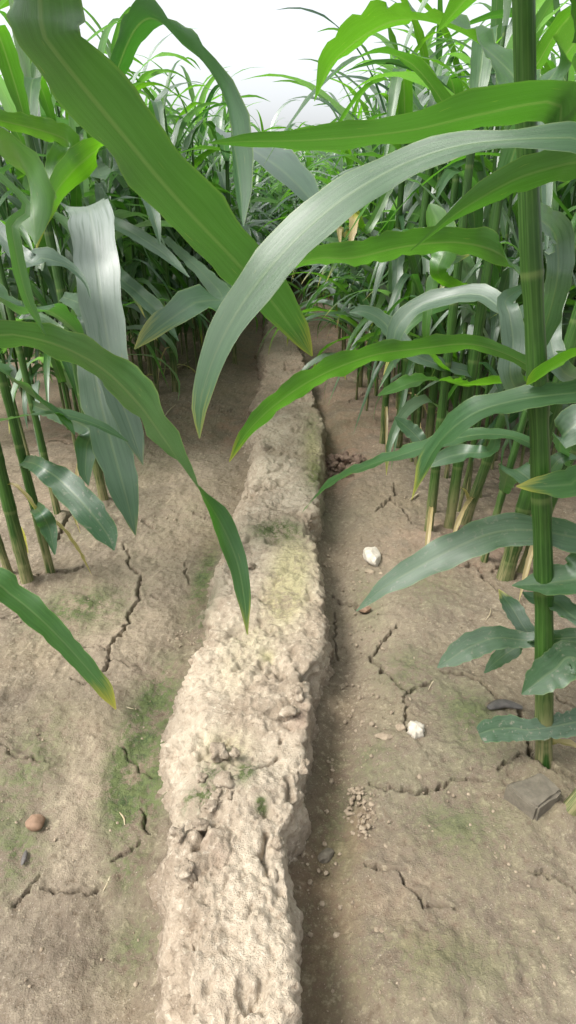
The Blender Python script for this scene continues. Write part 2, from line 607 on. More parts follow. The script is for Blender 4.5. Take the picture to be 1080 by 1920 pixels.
# ground sheet: fine close to the camera, coarser towards the far field
a_, b_ = axis(-.80, .72, .0027, 160, 1.045)
c_ = []
p_, s_ = -.80, .0027
while p_ > -160:
    s_ *= 1.045
    p_ -= s_
    c_.append(p_)
XS = np.array(c_[::-1] + a_ + b_)
ys = [-40, -12, -4, -1.5, -.5, 0, .15, .25]
p_ = .30
while p_ < 400:
    ys.append(p_)
    p_ += max(.0027, .0027 * (p_ / .95) ** 1.55)
YS = np.array(ys)
GX, GY = np.meshgrid(XS, YS)
gx, gy = GX.ravel(), GY.ravel()
gz = ground_base(gx, gy)
nearm = (gy < 5) & (np.abs(gx) < 2.5)
FEET = [(55, 1104), (98, 1086), (22, 1092), (110, 972), (196, 945), (330, 745), (296, 750), (225, 770), (440, 682), (1015, 1452), (1056, 1540), (802, 1008), (840, 1002), (872, 985), (905, 1060), (945, 1092), (975, 1085), (717, 836), (745, 842), (675, 728), (778, 838), (800, 858)]
for (fx, fy) in FEET:
    q_ = on_ground(fx, fy)
    rr_ = np.hypot(gx - q_[0], gy - q_[1])
    wsel = rr_ < .12
    gz[wsel] += .012 * np.exp(-(rr_[wsel] / .036) ** 2) * (1 + .5 * vnoise(gx[wsel] * 60, gy[wsel] * 60, None, 7))
cr = np.zeros_like(gx)
cr[nearm] = crack_field(gx[nearm], gy[nearm])
gz = gz + cr
i_ = np.nonzero(nearm)[0]
nx, ny = gx[i_], gy[i_]
gz[i_] += .0026 * fbm(nx * 40, ny * 40, octv=4, k=21, gain=.6) + .004 * fbm(nx * 9, ny * 9, octv=3, k=23)
peb = cells(nx * 38, ny * 38, np.zeros_like(nx), 5)
msk = np.clip(fbm(nx * 6, ny * 6, octv=2, k=31) * 1.6 + .1, 0, 1)
gz[i_] += .008 * msk * np.clip(.42 - peb, 0, 1)
pits = cells(nx * 22, ny * 22, np.zeros_like(nx) + .3, 15)
gz[i_] -= .006 * np.clip(.16 - pits, 0, 1) * 4 * (_hash(np.floor(nx * 11), np.floor(ny * 11), np.zeros_like(nx), 3) > .5)


def patch(x, y, px, py, rx, ry, z=0.0):
    """soft spot around a place on the ground, sizes in photo pixels"""
    c = on_ground(px, py, z)
    ex = abs(on_ground(px + rx, py, z)[0] - c[0])
    ey = abs(on_ground(px, py - ry, z)[1] - c[1])
    return np.exp(-(((x - c[0]) / ex) ** 2 + ((y - c[1]) / ey) ** 2))


algae = .06 + .30 * np.clip(fbm(gx * 3, gy * 3, octv=3, k=91), 0, 1)
for p in [(270, 1420, 60, 75, 1.3), (280, 1350, 45, 60, .9), (250, 1500, 50, 60, .7), (300, 1280, 40, 60, .6), (380, 1080, 20, 60, .8), (40, 1450, 60, 120, .55), (30, 1600, 50, 60, .6),
          (120, 1150, 60, 40, .6), (200, 1130, 60, 40, .4), (880, 1350, 60, 60, .6), (760, 1260, 60, 50, .45), (800, 1100, 60, 50, .35), (700, 1420, 60, 50, .3), (850, 1560, 90, 60, .35), (640, 1560, 50, 90, .35), (690, 1120, 30, 60, .35), (240, 1620, 40, 40, .6), (250, 1760, 60, 60, .5), (800, 1800, 150, 60, .3)]:
    algae += 1.9 * p[4] * patch(gx, gy, *p[:4])
pale = .9 * patch(gx, gy, 250, 1120, 90, 130) + .8 * patch(gx, gy, 170, 1480, 60, 120) + .6 * patch(gx, gy, 700, 1180, 70, 120) + .5 * patch(gx, gy, 700, 960, 50, 70) + .9 * np.exp(-((gx + 1.7) / .7) ** 2) * (gy > 2)
pale += .5 * patch(gx, gy, 350, 900, 80, 90)
xr_ = edgeR(gy)
damp = .9 * np.exp(-((gx - xr_ - .03) / .04) ** 2) * np.clip((1.15 - gy) / .4, .25, 1)  # shade in the furrow right of the ridge, painted into the soil colour
damp += .35 * np.exp(-((gx - edgeL(gy) + .045) / .03) ** 2)  # darker strip along the left foot of the ridge
rust = .9 * patch(gx, gy, 640, 860, 45, 30) + .6 * patch(gx, gy, 680, 1540, 25, 40) + .5 * np.clip(fbm(gx * 2, gy * 2, octv=2, k=77), 0, 1) + .25 * (gy > 2.2)
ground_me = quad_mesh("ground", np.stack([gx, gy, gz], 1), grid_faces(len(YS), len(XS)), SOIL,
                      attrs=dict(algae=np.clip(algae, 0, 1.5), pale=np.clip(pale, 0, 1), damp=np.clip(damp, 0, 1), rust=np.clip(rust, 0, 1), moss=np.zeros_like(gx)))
ground = tag(link("ground", ground_me), "bare dried field soil split by cracks, on both sides of the raised earth ridge", None, None, "structure")

# ------------------------------------------------------------------ the earth ridge
ry = []
p_ = .12
while p_ < 15:
    ry.append(p_)
    p_ += max(.0030, .0030 * (p_ / .95) ** 1.35)
RY = np.array(ry)
prof = np.array([(-.040, -.045, 0), (-.022, -.012, 0), (-.006, .022, 0), (.005, .052, 0), (.014, .072, .01), (.008, .081, .14), (.0, .084, .4), (.0, .085, .65), (-.002, .084, .88), (-.006, .079, .985), (-.004, .045, 1), (.000, .010, 1), (.010, -.050, 1)])
NP = 150
seg = np.concatenate([[0], np.cumsum(np.hypot(np.diff(prof[:, 0] + prof[:, 2] * .23), np.diff(prof[:, 1])))])
su = np.linspace(0, seg[-1], NP)
po, pz, pf = (np.interp(su, seg, prof[:, c]) for c in range(3))
kern = np.ones(5) / 5
sm = lambda a: np.convolve(np.pad(a, 2, mode='edge'), kern, 'valid')
po, pz, pf = sm(po), sm(pz), sm(pf)
yy, uu = np.meshgrid(RY, np.arange(NP), indexing='ij')
xl = edgeL(yy) + .010 * fbm(yy * 9, yy * 0 + 3, octv=3, k=41) + .004 * fbm(yy * 40, yy * 0 + 1, octv=2, k=45)
xr = edgeR(yy) + .010 * fbm(yy * 9, yy * 0 + 8, octv=3, k=43) + .004 * fbm(yy * 40, yy * 0 + 5, octv=2, k=47)
hs = 1 + .12 * fbm(yy * 2.5, yy * 0, octv=2, k=49)
rx = xl + (xr - xl) * pf[uu] + po[uu]
rz = np.where(pz[uu] > 0, pz[uu] * hs, pz[uu])
dzu = np.gradient(rz, axis=1)
dxu = np.gradient(rx, axis=1)
nl = np.hypot(dzu, dxu) + 1e-9
nxn, nzn = -dzu / nl, dxu / nl
X, Y, Z = rx.ravel(), yy.ravel(), rz.ravel()
rough = np.clip(.75 + .9 * fbm(X * 7, Y * 7, Z * 7, octv=2, k=51), .3, 1.5)
side = (np.abs(nxn.ravel()) > .5) * .5
d = .0058 * np.clip(.55 - cells(X * 21, Y * 21, Z * 21, 61), -.3, 1) * (rough + side)
d += .0058 * np.clip(.55 - cells(X * 50, Y * 50, Z * 50, 63), -.3, 1) * (rough + side * 1.4)
d += .0052 * np.clip(.55 - cells(X * 120, Y * 120, Z * 120, 65), -.3, 1) * (rough + .3)
d += .0072 * fbm(X * 13, Y * 13, Z * 13, octv=6, k=67, gain=.62)
d -= .026 * np.clip(fbm(X * 20, Y * 17, Z * 17, octv=4, k=69, gain=.6) - .36, 0, 1)
d -= .010 * np.clip(.10 - np.abs(fbm(X * 15, Y * 15, Z * 15, octv=3, k=73)), 0, 1) * 6 * np.clip(fbm(X * 4, Y * 4, Z * 4, octv=2, k=75) + .1, 0, 1)
# a few splits across the crown
for (pl, w) in [([(505, 885), (530, 876), (545, 884), (570, 888), (590, 895)], .004), ([(450, 935), (470, 925), (490, 920)], .004), ([(430, 935), (455, 920), (500, 905)], .003), ([(505, 1640), (492, 1600), (500, 1560)], .003), ([(370, 1590), (380, 1560), (372, 1530)], .004), ([(560, 1500), (545, 1490), (540, 1450)], .004), ([(480, 1440), (520, 1410), (530, 1360)], .002)]:
    q = np.array([on_ground(a, b, .085)[:2] for a, b in pl])
    best = np.full(len(X), 9.0)
    for i in range(len(q) - 1):
        ab = q[i + 1] - q[i]
        t = np.clip(((X - q[i, 0]) * ab[0] + (Y - q[i, 1]) * ab[1]) / (ab @ ab), 0, 1)
        best = np.minimum(best, np.hypot(X - q[i, 0] - t * ab[0], Y - q[i, 1] - t * ab[1]))
    best += .003 * vnoise(X * 90, Y * 90, None, 71)
    d -= .018 * np.exp(-(best / w) ** 2)
X2 = X + d * nxn.ravel()
Z2 = Z + d * nzn.ravel()
moss = np.zeros_like(X)
for p in [(540, 1090, 40, 50, 1.3), (530, 1130, 30, 30, .8), (470, 1190, 50, 30, .5), (500, 1222, 14, 10, 1.0), (420, 1390, 45, 30, .8), (560, 1040, 40, 30, .6), (440, 1250, 40, 40, .3), (585, 830, 18, 40, .8), (590, 870, 14, 30, .7)]:
    moss += p[4] * patch(X, Y, *p[:4], z=.085)
ralg = np.zeros_like(X)
for p in [(385, 1490, 20, 18, 1.5), (460, 1445, 18, 26, 1.1), (490, 1508, 9, 9, 1.5), (400, 1440, 25, 25, .7), (520, 1000, 50, 20, 1.0), (590, 890, 18, 30, .8), (360, 1500, 16, 16, .8), (380, 1110, 25, 50, .6), (585, 800, 20, 30, .5)]:
    ralg += 2.0 * p[4] * patch(X, Y, *p[:4], z=.085)
ridge_me = quad_mesh("earth_ridge", np.stack([X2, Y, Z2], 1), grid_faces(len(RY), NP), RIDGE,
                     attrs=dict(algae=np.clip(ralg, 0, 1.6), moss=np.clip(moss, 0, 1), pale=np.clip(fbm(X * 5, Y * 5, octv=2, k=81), 0, .6),
                                damp=np.clip(np.clip(.030 - Z, 0, .03) / .05 + .35 * (Y > 2.6), 0, 1), rust=np.clip(.35 * (Y > 2.4) + .8 * patch(X, Y, 560, 1340, 25, 25, .08) + .5 * patch(X, Y, 400, 1600, 30, 30, .08), 0, 1)))  # ridge soil darker towards its foot and along its far part
ridge = tag(link("earth_ridge", ridge_me), "raised crumbly pale earth ridge running away between the two stands of crop", None, None, "structure")


def ridge_top(px, py):
    return on_ground(px, py, .088)


# ------------------------------------------------------------------ lumps and small things on the soil
def lump_mesh(name, r, mat, seed, squash=(1, 1, 1), rough=.25, sub=3, facets=0):
    import bmesh
    bm = bmesh.new()
    bmesh.ops.create_icosphere(bm, subdivisions=sub, radius=1.0)
    V = np.array([v.co[:] for v in bm.verts])
    n = V.copy()
    k = 100 + seed * 3
    dd = 1 + rough * fbm(V[:, 0] * 1.3 + seed, V[:, 1] * 1.3, V[:, 2] * 1.3, octv=3, k=k)
    V = V * dd[:, None]
    if facets:
        r2 = np.random.default_rng(seed)
        for _ in range(facets):
            pn = r2.normal(size=3)
            pn /= np.linalg.norm(pn)
            h = .62 + .25 * r2.random()
            ex = V @ pn - h
            V = V - np.clip(ex, 0, None)[:, None] * pn * .92
    V = V * np.array(squash) * r
    for v, c in zip(bm.verts, V):
        v.co = c
    me = bpy.data.meshes.new(name)
    bm.to_mesh(me)
    bm.free()
    if not facets:
        me.polygons.foreach_set("use_smooth", [True] * len(me.polygons))
    me.materials.append(mat)
    return me


def put_lump(name, px, py, rpx, mat, seed, label, cat, squash=(1, 1, .8), rough=.25, sub=3, facets=0, rot=0.0, z=None, group=None, sink=.25):
    g = on_ground(px, py, 0 if z is None else z)
    dist = np.linalg.norm(g - CAM)
    r = rpx / F * dist * .94
    zz = ground_z(g[0], g[1]) if z is None else z
    o = link(name, lump_mesh(name, r, mat, seed, squash, rough, sub, facets), None, (g[0], g[1], zz + r * squash[2] * (1 - sink * 2)))
    o.rotation_euler = (0, 0, rot)
    if label:
        tag(o, label, cat, group)
    return o


put_lump("stone", 698, 1046, 27, WHITE_STONE, 3, "long whitish stone lying on the soil right of the earth ridge", "stone", (.62, 1.15, .6), .2, 3, 7, .15)
put_lump("stone", 692, 1070, 9, CLOD, 4, "small tan stone just in front of the long whitish stone", "stone", (1.2, .8, .7), .3, 2, 4)
# pale lump with blunt points
g_ = on_ground(778, 1384)
import bmesh
bm = bmesh.new()
ring = []
top = []
for i in range(12):
    a = i * math.pi / 6 + .25
    r = .0175 if i % 2 == 0 else .0140
    r *= 1 + .06 * math.sin(i * 5)
    ring.append(bm.verts.new((r * math.cos(a), r * math.sin(a), .002)))
    top.append(bm.verts.new((r * .80 * math.cos(a), r * .80 * math.sin(a), .0155 + .002 * math.sin(i * 2.1))))
ct = bm.verts.new((.001, -.001, .0195))
bt = bm.verts.new((0, 0, -.008))
for i in range(12):
    j = (i + 1) % 12
    bm.faces.new((ring[i], ring[j], top[j], top[i]))
    bm.faces.new((top[i], top[j], ct))
    bm.faces.new((ring[j], ring[i], bt))
bmesh.ops.subdivide_edges(bm, edges=bm.edges[:], cuts=2, use_grid_fill=True)
for v in bm.verts:
    v.co.x += .0009 * math.sin(v.co.y * 700 + v.co.z * 400)
    v.co.y += .0009 * math.sin(v.co.x * 800 + 1)
    v.co.z += .0007 * math.sin(v.co.x * 900 + v.co.y * 500)
me = bpy.data.meshes.new("star_lump")
bm.to_mesh(me)
bm.free()
me.polygons.foreach_set("use_smooth", [True] * len(me.polygons))
me.materials.append(WHITE_STONE)
o = link("stone", me, None, (g_[0], g_[1], ground_z(g_[0], g_[1]) + .001))
tag(o, "pale star-shaped stone lying alone on the cracked soil", "stone")
put_lump("stone", 750, 1372, 9, CLOD, 6, "small tan pebble beside the pale star-shaped stone", "stone", (1, .9, .7), .3, 2, 3)
put_lump("stone", 720, 1388, 11, CLOD, 7, "flat soil-coloured pebble left of the pale star-shaped stone", "stone", (1.3, .7, .45), .3, 2, 3)
put_lump("stone", 66, 1543, 15, BROWN_STONE, 8, "reddish brown pebble at the left edge of the soil", "stone", (1, 1, .75), .15, 3, 0)
put_lump("clod", 750, 1100, 14, CLOD, 9, "low tan clod behind the tip of the broad blue-green leaf", "clod", (1.3, .8, .5), .3, 3, 4)
put_lump("clod", 683, 1140, 14, BROWN_STONE, 10, "dark brown clod under the tip of the broad blue-green leaf", "clod", (1.2, .8, .6), .3, 2, 4)
# flat four-cornered slab near the right edge
c4 = [(940, 1500), (1000, 1548), (1048, 1512), (1008, 1470)]
q = np.array([on_ground(x, y, .012) for x, y in c4])
cc = q.mean(0)
bm = bmesh.new()
tv = [bm.verts.new((*(p[:2] - cc[:2]), .016 + dz)) for p, dz in zip(q, (.0, .004, .002, -.006))]
bv = [bm.verts.new((*((p[:2] - cc[:2]) * 1.06), -.03)) for p in q]
bm.faces.new(tv)
bm.faces.new(bv[::-1])
for i in range(4):
    bm.faces.new((tv[i], bv[i], bv[(i + 1) % 4], tv[(i + 1) % 4]))
bmesh.ops.recalc_face_normals(bm, faces=bm.faces[:])
bmesh.ops.bevel(bm, geom=bm.edges[:], offset=.004, segments=2, affect='EDGES')
bmesh.ops.triangulate(bm, faces=bm.faces[:])
bmesh.ops.subdivide_edges(bm, edges=bm.edges[:], cuts=3)
for v in bm.verts:
    v.co.z += .0014 * math.sin(v.co.x * 260 + v.co.y * 120) + .0008 * math.sin(v.co.y * 610)
    v.co.x += .0012 * math.sin(v.co.y * 330)
me = bpy.data.meshes.new("slab_stone")
bm.to_mesh(me)
bm.free()
me.materials.append(GREY_STONE)
o = link("stone", me, None, (cc[0], cc[1], ground_z(cc[0], cc[1]) + .012))
tag(o, "flat grey-brown four-cornered stone at the foot of the thick stalk", "stone")
put_lump("stone", 612, 1582, 16, GREY_STONE, 13, "pointed grey stone at the foot of the ridge's right side", "stone", (1, .7, .6), .2, 2, 6, .6)
# pale lumps sitting on the ridge crown are pieces of the ridge
for i, (x, y, r) in enumerate([(424, 1465, 19), (408, 1410, 15), (405, 1492, 12), (376, 1458, 9), (440, 1412, 9), (395, 1510, 11), (432, 1490, 10), (370, 1545, 12), (545, 1335, 13), (498, 838, 10), (560, 1300, 10), (335, 1560, 11), (470, 1060, 8), (570, 1435, 12), (350, 1630, 14), (520, 1580, 10)]):
    g = on_ground(x, y, .088)
    rr = r / F * np.linalg.norm(g - CAM)
    o = link("clod", lump_mesh("clod", rr, RIDGE, 30 + i, (1.1, .95, .8), .6, 3), ridge, (g[0], g[1], .086 - rr * .05))
    o.rotation_euler = (0, 0, i * 1.3)

# heaps of crumbs: one red heap in the right furrow, one below it nearer the camera
def crumbs(name, spots, mat, seed, n, spread, rmin, rmax, label, cat=None, kind=None, stack=.012):
    r2 = np.random.default_rng(seed)
    base = lump_mesh("tmp", 1, mat, seed, (1, 1, .8), .3, 2 if n < 100 else 1, 4)
    bv = np.array([v.co[:] for v in base.vertices])
    bf = np.array([p.vertices[:] for p in base.polygons])
    V, Q, zs = [], [], []
    off = 0
    for i in range(n):
        c = spots[i % len(spots)]
        g = on_ground(c[0], c[1])
        dx, dy = r2.normal(size=2) * spread * c[2]
        hgt = stack * max(0, 1 - math.hypot(dx, dy) / (spread * 1.6))
        r = rmin + (rmax - rmin) * r2.random() ** 2.2
        a = r2.random() * 6.28
        R = np.array([[math.cos(a), -math.sin(a), 0], [math.sin(a), math.cos(a), 0], [0, 0, 1]])
        sc = r * (.7 + .6 * r2.random(3))
        x, y = g[0] + dx, g[1] + dy
        zs.append((x, y))
        V.append((bv * sc) @ R.T + np.array([x, y, hgt + r * .25]))
        Q.append(bf + off)
        off += len(bv)
    zs = np.array(zs)
    gz_ = ground_base(zs[:, 0], zs[:, 1])
    V = [v + np.array([0, 0, z]) for v, z in zip(V, gz_)]
    me = quad_mesh(name, np.vstack(V), np.vstack(Q), mat)
    me.polygons.foreach_set("use_smooth", np.zeros(len(me.polygons), dtype=bool))
    return tag(link(name, me), label, cat, None, kind)


crumbs("clod_heap", [(640, 862, 1)], RED_CLOD, 5, 60, .045, .006, .020, "heap of reddish broken clods in the furrow beside the ridge", "clod heap", "stuff", .035)
crumbs("clod_heap", [(680, 1510, 1), (680, 1545, 1), (668, 1480, .6)], CLOD, 6, 110, .014, .0012, .0055, "line of small brown crumbs in the near right furrow", "clod heap", "stuff", .008)
crumbs("soil_crumbs", [(640, 1420, 2), (660, 1330, 2), (620, 1180, 2), (700, 1420, 2), (400, 820, 3), (430, 790, 2), (450, 770, 2), (690, 1060, 1.5), (680, 1080, 1), (600, 1600, 2), (330, 1650, 1.5), (650, 1280, 2), (640, 1040, 2), (700, 1160, 2.5), (620, 1700, 2), (740, 1030, 2), (350, 1180, 1.2), (760, 930, 2), (300, 960, 4)],
       CLOD, 8, 520, .022, .0010, .0055, "loose tan soil crumbs scattered along the ridge foot and furrows", None, "stuff", .001)


gs_ = []
for (x0_, x1_, y0_, y1_, n_) in ((-40, 330, 900, 1900, 480), (600, 1100, 900, 1900, 700), (250, 470, 760, 950, 120)):
    for _ in range(n_):
        gs_.append((x0_ + (x1_ - x0_) * rng.random(), y0_ + (y1_ - y0_) * rng.random() ** 1.3, 1))
crumbs("soil_grit", gs_, CLOD, 9, len(gs_), .004, .0006, .0034, "fine soil grit strewn over the open dried mud on both sides of the ridge", None, "stuff", .0)


def strip_thing(name, pts, mat, w, label, cat, lift=.004):
    """a thin bent bit of straw or dead leaf lying on the soil"""
    P = []
    for x, y in pts:
        g = on_ground(x, y)
        g[2] = ground_z(g[0], g[1]) + lift
        P.append(g)
    P = spline(P, 14)
    T = np.gradient(P, axis=0)
    T /= np.linalg.norm(T, axis=1)[:, None]
    n = 6
    V = []
    for i in range(14):
        sd = np.cross(T[i], (0, 0, 1))
        f = math.sin(math.pi * (i + .6) / 14.2) ** .5
        for j in range(n):
            a = 2 * math.pi * j / n
            V.append(P[i] + sd * math.cos(a) * w * f + np.array([0, 0, 1]) * (math.sin(a) * w * .45 * f))
    V = np.array(V)
    Q = []
    for i in range(13):
        for j in range(n):
            Q.append((i * n + j, i * n + (j + 1) % n, (i + 1) * n + (j + 1) % n, (i + 1) * n + j))
    o = link(name, quad_mesh(name, V, np.array(Q), mat))
    return tag(o, label, cat)


strip_thing("straw", [(222, 1512), (230, 1522), (232, 1536)], STRAW, .0014, "short pale straw bit lying left of the ridge on greenish soil", "straw")
strip_thing("straw", [(204, 1632), (198, 1645), (190, 1658)], STRAW, .0012, "pale straw bit lying by the crack at the near left", "straw")
strip_thing("straw", [(802, 1302), (808, 1290), (816, 1280)], STRAW, .0012, "pale straw bit lying beside the crack above the star-shaped stone", "straw")
strip_thing("straw", [(908, 1176), (916, 1165), (918, 1153)], STRAW, .0012, "pale straw bit behind the low right-hand leaf", "straw")
strip_thing("straw", [(236, 1322), (244, 1323), (250, 1323)], STRAW, .001, "tiny pale straw beside the dry tip of the low left leaf", "straw")
strip_thing("twig", [(300, 700), (330, 698), (358, 684)], STRAW, .006, "dry twig lying across the soil in front of the left stalks", "twig", .02)
strip_thing("twig", [(308, 792), (318, 778), (330, 766)], STRAW, .004, "short dry twig lying left of the ridge beyond the cracks", "twig", .008)
strip_thing("rotten_leaf", [(910, 1352), (940, 1340), (975, 1348)], DARK_TWIG, .011, "shrivelled blackish leaf on the soil behind the speckled low leaf", "dead leaf", .008)
strip_thing("dead_leaf", [(40, 1618), (45, 1604), (48, 1592)], DARK_TWIG, .004, "greyish dead leaf sliver at the left edge near the brown pebble", "dead leaf", .006)
strip_thing("straw", [(768, 940), (776, 934), (784, 928)], STRAW, .004, "whitish straw bit under the hanging yellow leaf tip", "straw", .006)

# ------------------------------------------------------------------ crop plants
VIEW = lambda p: (p - CAM) / np.linalg.norm(p - CAM)


def blade(P, W, N, seg=40, cs=8, fold=.22, wave=.10, seed=0, curl=.0, ripple=7.0):
    """leaf blade: spine P (n x 3), full widths W, upper-face normals N at the control points -> vertices, quads, uv"""
    A = spline(np.hstack([np.asarray(P, float), np.asarray(W, float)[:, None], np.asarray(N, float)]), seg)
    C, w, nrm = A[:, :3], np.clip(A[:, 3], .0006, None), A[:, 4:7]
    T = np.gradient(C, axis=0)
    T /= np.linalg.norm(T, axis=1)[:, None]
    nrm = nrm - (nrm * T).sum(1)[:, None] * T
    nrm /= np.linalg.norm(nrm, axis=1)[:, None] + 1e-9
    B = np.cross(T, nrm)
    r2 = np.random.default_rng(seed)
    t = np.linspace(0, 1, seg)
    ph = r2.random(4) * 6.28
    fr = ripple * (.8 + .5 * r2.random(2))
    env = np.sin(np.clip(t * 1.05, 0, 1) * math.pi) ** .5
    V = np.zeros((seg, cs + 1, 3))
    uv = np.zeros((seg, cs + 1, 2))
    for j in range(cs + 1):
        v = -1 + 2 * j / cs
        sd = 0 if v < 0 else 1
        lift = fold * abs(v) ** 1.25 - curl * v * v
        wv = wave * (abs(v) ** 2) * (np.sin(fr[sd] * 6.28 * t + ph[sd]) + .5 * np.sin(fr[sd] * 13.7 * t + ph[sd + 2])) * env
        bite = np.zeros(seg)
        if abs(v) > .99 and cs >= 8:
            bite = .05 * r2.random(seg) + .16 * np.clip(vnoise(t * 23 + seed, t * 0 + sd * 9.0, None, seed % 97) - .45, 0, 1) * 2
        ww = w * (1 - bite) * (1 + .05 * np.sin(fr[sd] * 9 * t + ph[sd]))
        V[:, j] = C + B * (v * ww * .5 * math.cos(abs(fold) * .6))[:, None] + nrm * ((lift + wv) * w * .5)[:, None]
        uv[:, j, 0] = t
        uv[:, j, 1] = j / cs
    return V.reshape(-1, 3), grid_faces(seg, cs + 1), uv.reshape(-1, 2)


def tube(P, R, n=10, vscale=1.0, nodes=()):
    """stem: P (k x 3), radii R; nodes = heights (0..1) of swollen joints"""
    K = 36 if n < 10 else 90
    A = spline(np.hstack([np.asarray(P, float), np.asarray(R, float)[:, None]]), K)
    C, r = A[:, :3], A[:, 3].copy()
    t = np.linspace(0, 1, K)
    r *= 1 + .45 * np.exp(-t / .035) * (len(nodes) > 0)
    for nd in nodes:
        r *= 1 + .07 * np.exp(-((t - nd) / .012) ** 2)
        r *= 1 + .10 * np.clip((t - nd) / .004, 0, 1) * np.clip((nd + .105 - t) / .06, 0, 1)
    s = np.concatenate([[0], np.cumsum(np.linalg.norm(np.diff(C, axis=0), axis=1))])
    T = np.gradient(C, axis=0)
    T /= np.linalg.norm(T, axis=1)[:, None]
    X = np.cross(T, (0, 1, 0))
    X /= np.linalg.norm(X, axis=1)[:, None]
    Yv = np.cross(T, X)
    V = np.zeros((K, n + 1, 3))
    uv = np.zeros((K, n + 1, 2))
    for j in range(n + 1):
        a = 2 * math.pi * j / n
        V[:, j] = C + X * (r * math.cos(a))[:, None] + Yv * (r * math.sin(a))[:, None] * .9
        uv[:, j, 0] = j / n
        uv[:, j, 1] = s
    return V.reshape(-1, 3), grid_faces(K, n + 1), uv.reshape(-1, 2)


class Plant:
    """a crop plant: Empty at its foot, one stem, each leaf a part"""
    def __init__(s, base, tops, r0, r1, label, group=None, nodes=(.12, .22, .33, .45, .58, .72)):
        s.base = np.array([base[0], base[1], ground_z(base[0], base[1])])
        s.P = [s.base + np.array([0, 0, -.03])] + [np.asarray(p, float) for p in tops]
        s.root = tag(empty("crop_plant", s.base), label, "crop plant", group)
        V, Q, uv = tube(s.P, np.linspace(r0, r1, len(s.P)), 12, nodes=nodes)
        s.line = spline(s.P, 200)
        link("stem", quad_mesh("stem", V - s.base, Q, STEM, uv), s.root)
        s.k = 0

    def at_z(s, z):
        i = np.argmin(np.abs(s.line[:, 2] - z))
        return s.line[i].copy()

    def at_py(s, py):
        q = (s.line - CAM) @ _M
        yy = 960 + F * q[:, 1] / q[:, 2]
        return s.line[np.argmin(np.abs(yy - py))].copy()

    def leaf(s, pts, n0, n1=None, start=None, w0=.030, tone=.4, tip=.5, dusty=0.0, fold=.22, wave=.10, seg=44, curl=0.0, label=None, mid=None, bloom=None):
        """pts: (px, py, depth, width px) with the tip last; start: point on the stem; n0..n1 upper-face direction base..tip"""
        P, W = [], []
        n0 = np.array(n0, float)
        n1 = n0 if n1 is None else np.array(n1, float)
        if start is not None:
            P.append(np.asarray(start, float))
            W.append(w0)
        fixed = len(P)
        for q in pts:
            P.append(at_depth(q[0], q[1], q[2]) if len(q) == 4 else np.array(q[:3], float))
            W.append(q[3] if len(q) == 4 else q[4])
        P = np.array(P)
        n = len(P)
        N = []
        for i in range(n):
            t = i / (n - 1)
            if mid is not None:
                m = np.array(mid, float)
                v = n0 * (1 - 2 * t) + m * 2 * t if t < .5 else m * (2 - 2 * t) + n1 * (2 * t - 1)
            else:
                v = n0 * (1 - t) + n1 * t
            N.append(v / np.linalg.norm(v))
        T = np.gradient(P, axis=0)
        T /= np.linalg.norm(T, axis=1)[:, None]
        Wm = []
        for i in range(n):
            if i < fixed:
                Wm.append(W[i])
                continue
            q = pts[i - fixed]
            if len(q) == 4 and q[3] < 0:
                Wm.append(-q[3])
                continue
            if len(q) == 5:
                Wm.append(q[4])
                continue
            nn = N[i] - (N[i] @ T[i]) * T[i]
            nn /= np.linalg.norm(nn) + 1e-9
            b = np.cross(T[i], nn)
            v = VIEW(P[i])
            tp = T[i] - (T[i] @ v) * v
            tp /= np.linalg.norm(tp) + 1e-9
            bp = b - (b @ v) * v
            bp = bp - (bp @ tp) * tp
            ratio = max(np.linalg.norm(bp), .42)
            Wm.append(q[3] * q[2] / F / ratio)
        V, Q, uv = blade(P, Wm, N, seg, 8, fold, wave, 1000 + s.k + int(abs(s.base[0]) * 900), curl)
        s.k += 1
        o = link("leaf", quad_mesh("leaf", V - s.base, Q, LEAF, uv), s.root)
        o["tip"], o["tone"], o["dusty"], o["bloom"] = float(tip), float(tone), float(dusty), float(np.clip(.30 - tone, 0, .3) * 1.3 if bloom is None else bloom)
        if label:
            o["label"] = label
        return o


UP = (0, 0, 1)
TOCAM = (.05, -.75, .66)          # upper face turned to the camera
AWAY = (.0, .62, .78)             # under face turned to the camera

# --- the thick stalk at the right of the picture
b0 = on_ground(1015, 1452)
st0 = [at_y(1015, 1452, b0[1]) * [1, 1, 0] + [0, 0, .02]] + [at_y(x, y, b0[1] + dy) for x, y, dy in [(1020, 1150, .01), (1014, 900, .02), (1006, 680, .03), (996, 480, .03), (989, 300, .03), (984, 120, .02), (980, -120, .0)]]
R0 = Plant(b0, st0, .0132, .0108, "thick green crop stalk nearest the camera, right of the ridge")
R0.leaf([(940, 478, .80, 34), (860, 455, .82, 46), (760, 462, .84, 48), (660, 484, .87, 46), (600, 484, .90, 36), (545, 500, .93, 16), (515, 515, .94, 2)], (.1, .85, .5), (.1, .35, .9), R0.at_py(545), tone=.42, tip=.2, fold=.2)
R0.leaf([(945, 662, .78, 22), (880, 645, .80, 32), (800, 652, .82, 34), (700, 666, .84, 38), (600, 704, .86, 40), (520, 756, .88, 36), (462, 812, .90, 24), (430, 866, .91, 2)], (.05, .85, .5), (-.1, .7, .7), R0.at_py(690), tone=.5, tip=.7, fold=.15, wave=.14)
R0.leaf([(960, 818, .84, 16), (900, 815, .86, 24), (830, 828, .88, 26), (755, 852, .9, 26), (690, 873, .93, 26), (630, 900, .96, 24), (592, 932, .98, 18), (566, 962, 1.0, 2)], (0, -.25, .97), (-.1, .1, 1), R0.at_py(838), tone=.35, tip=.05, fold=.1, wave=.08)
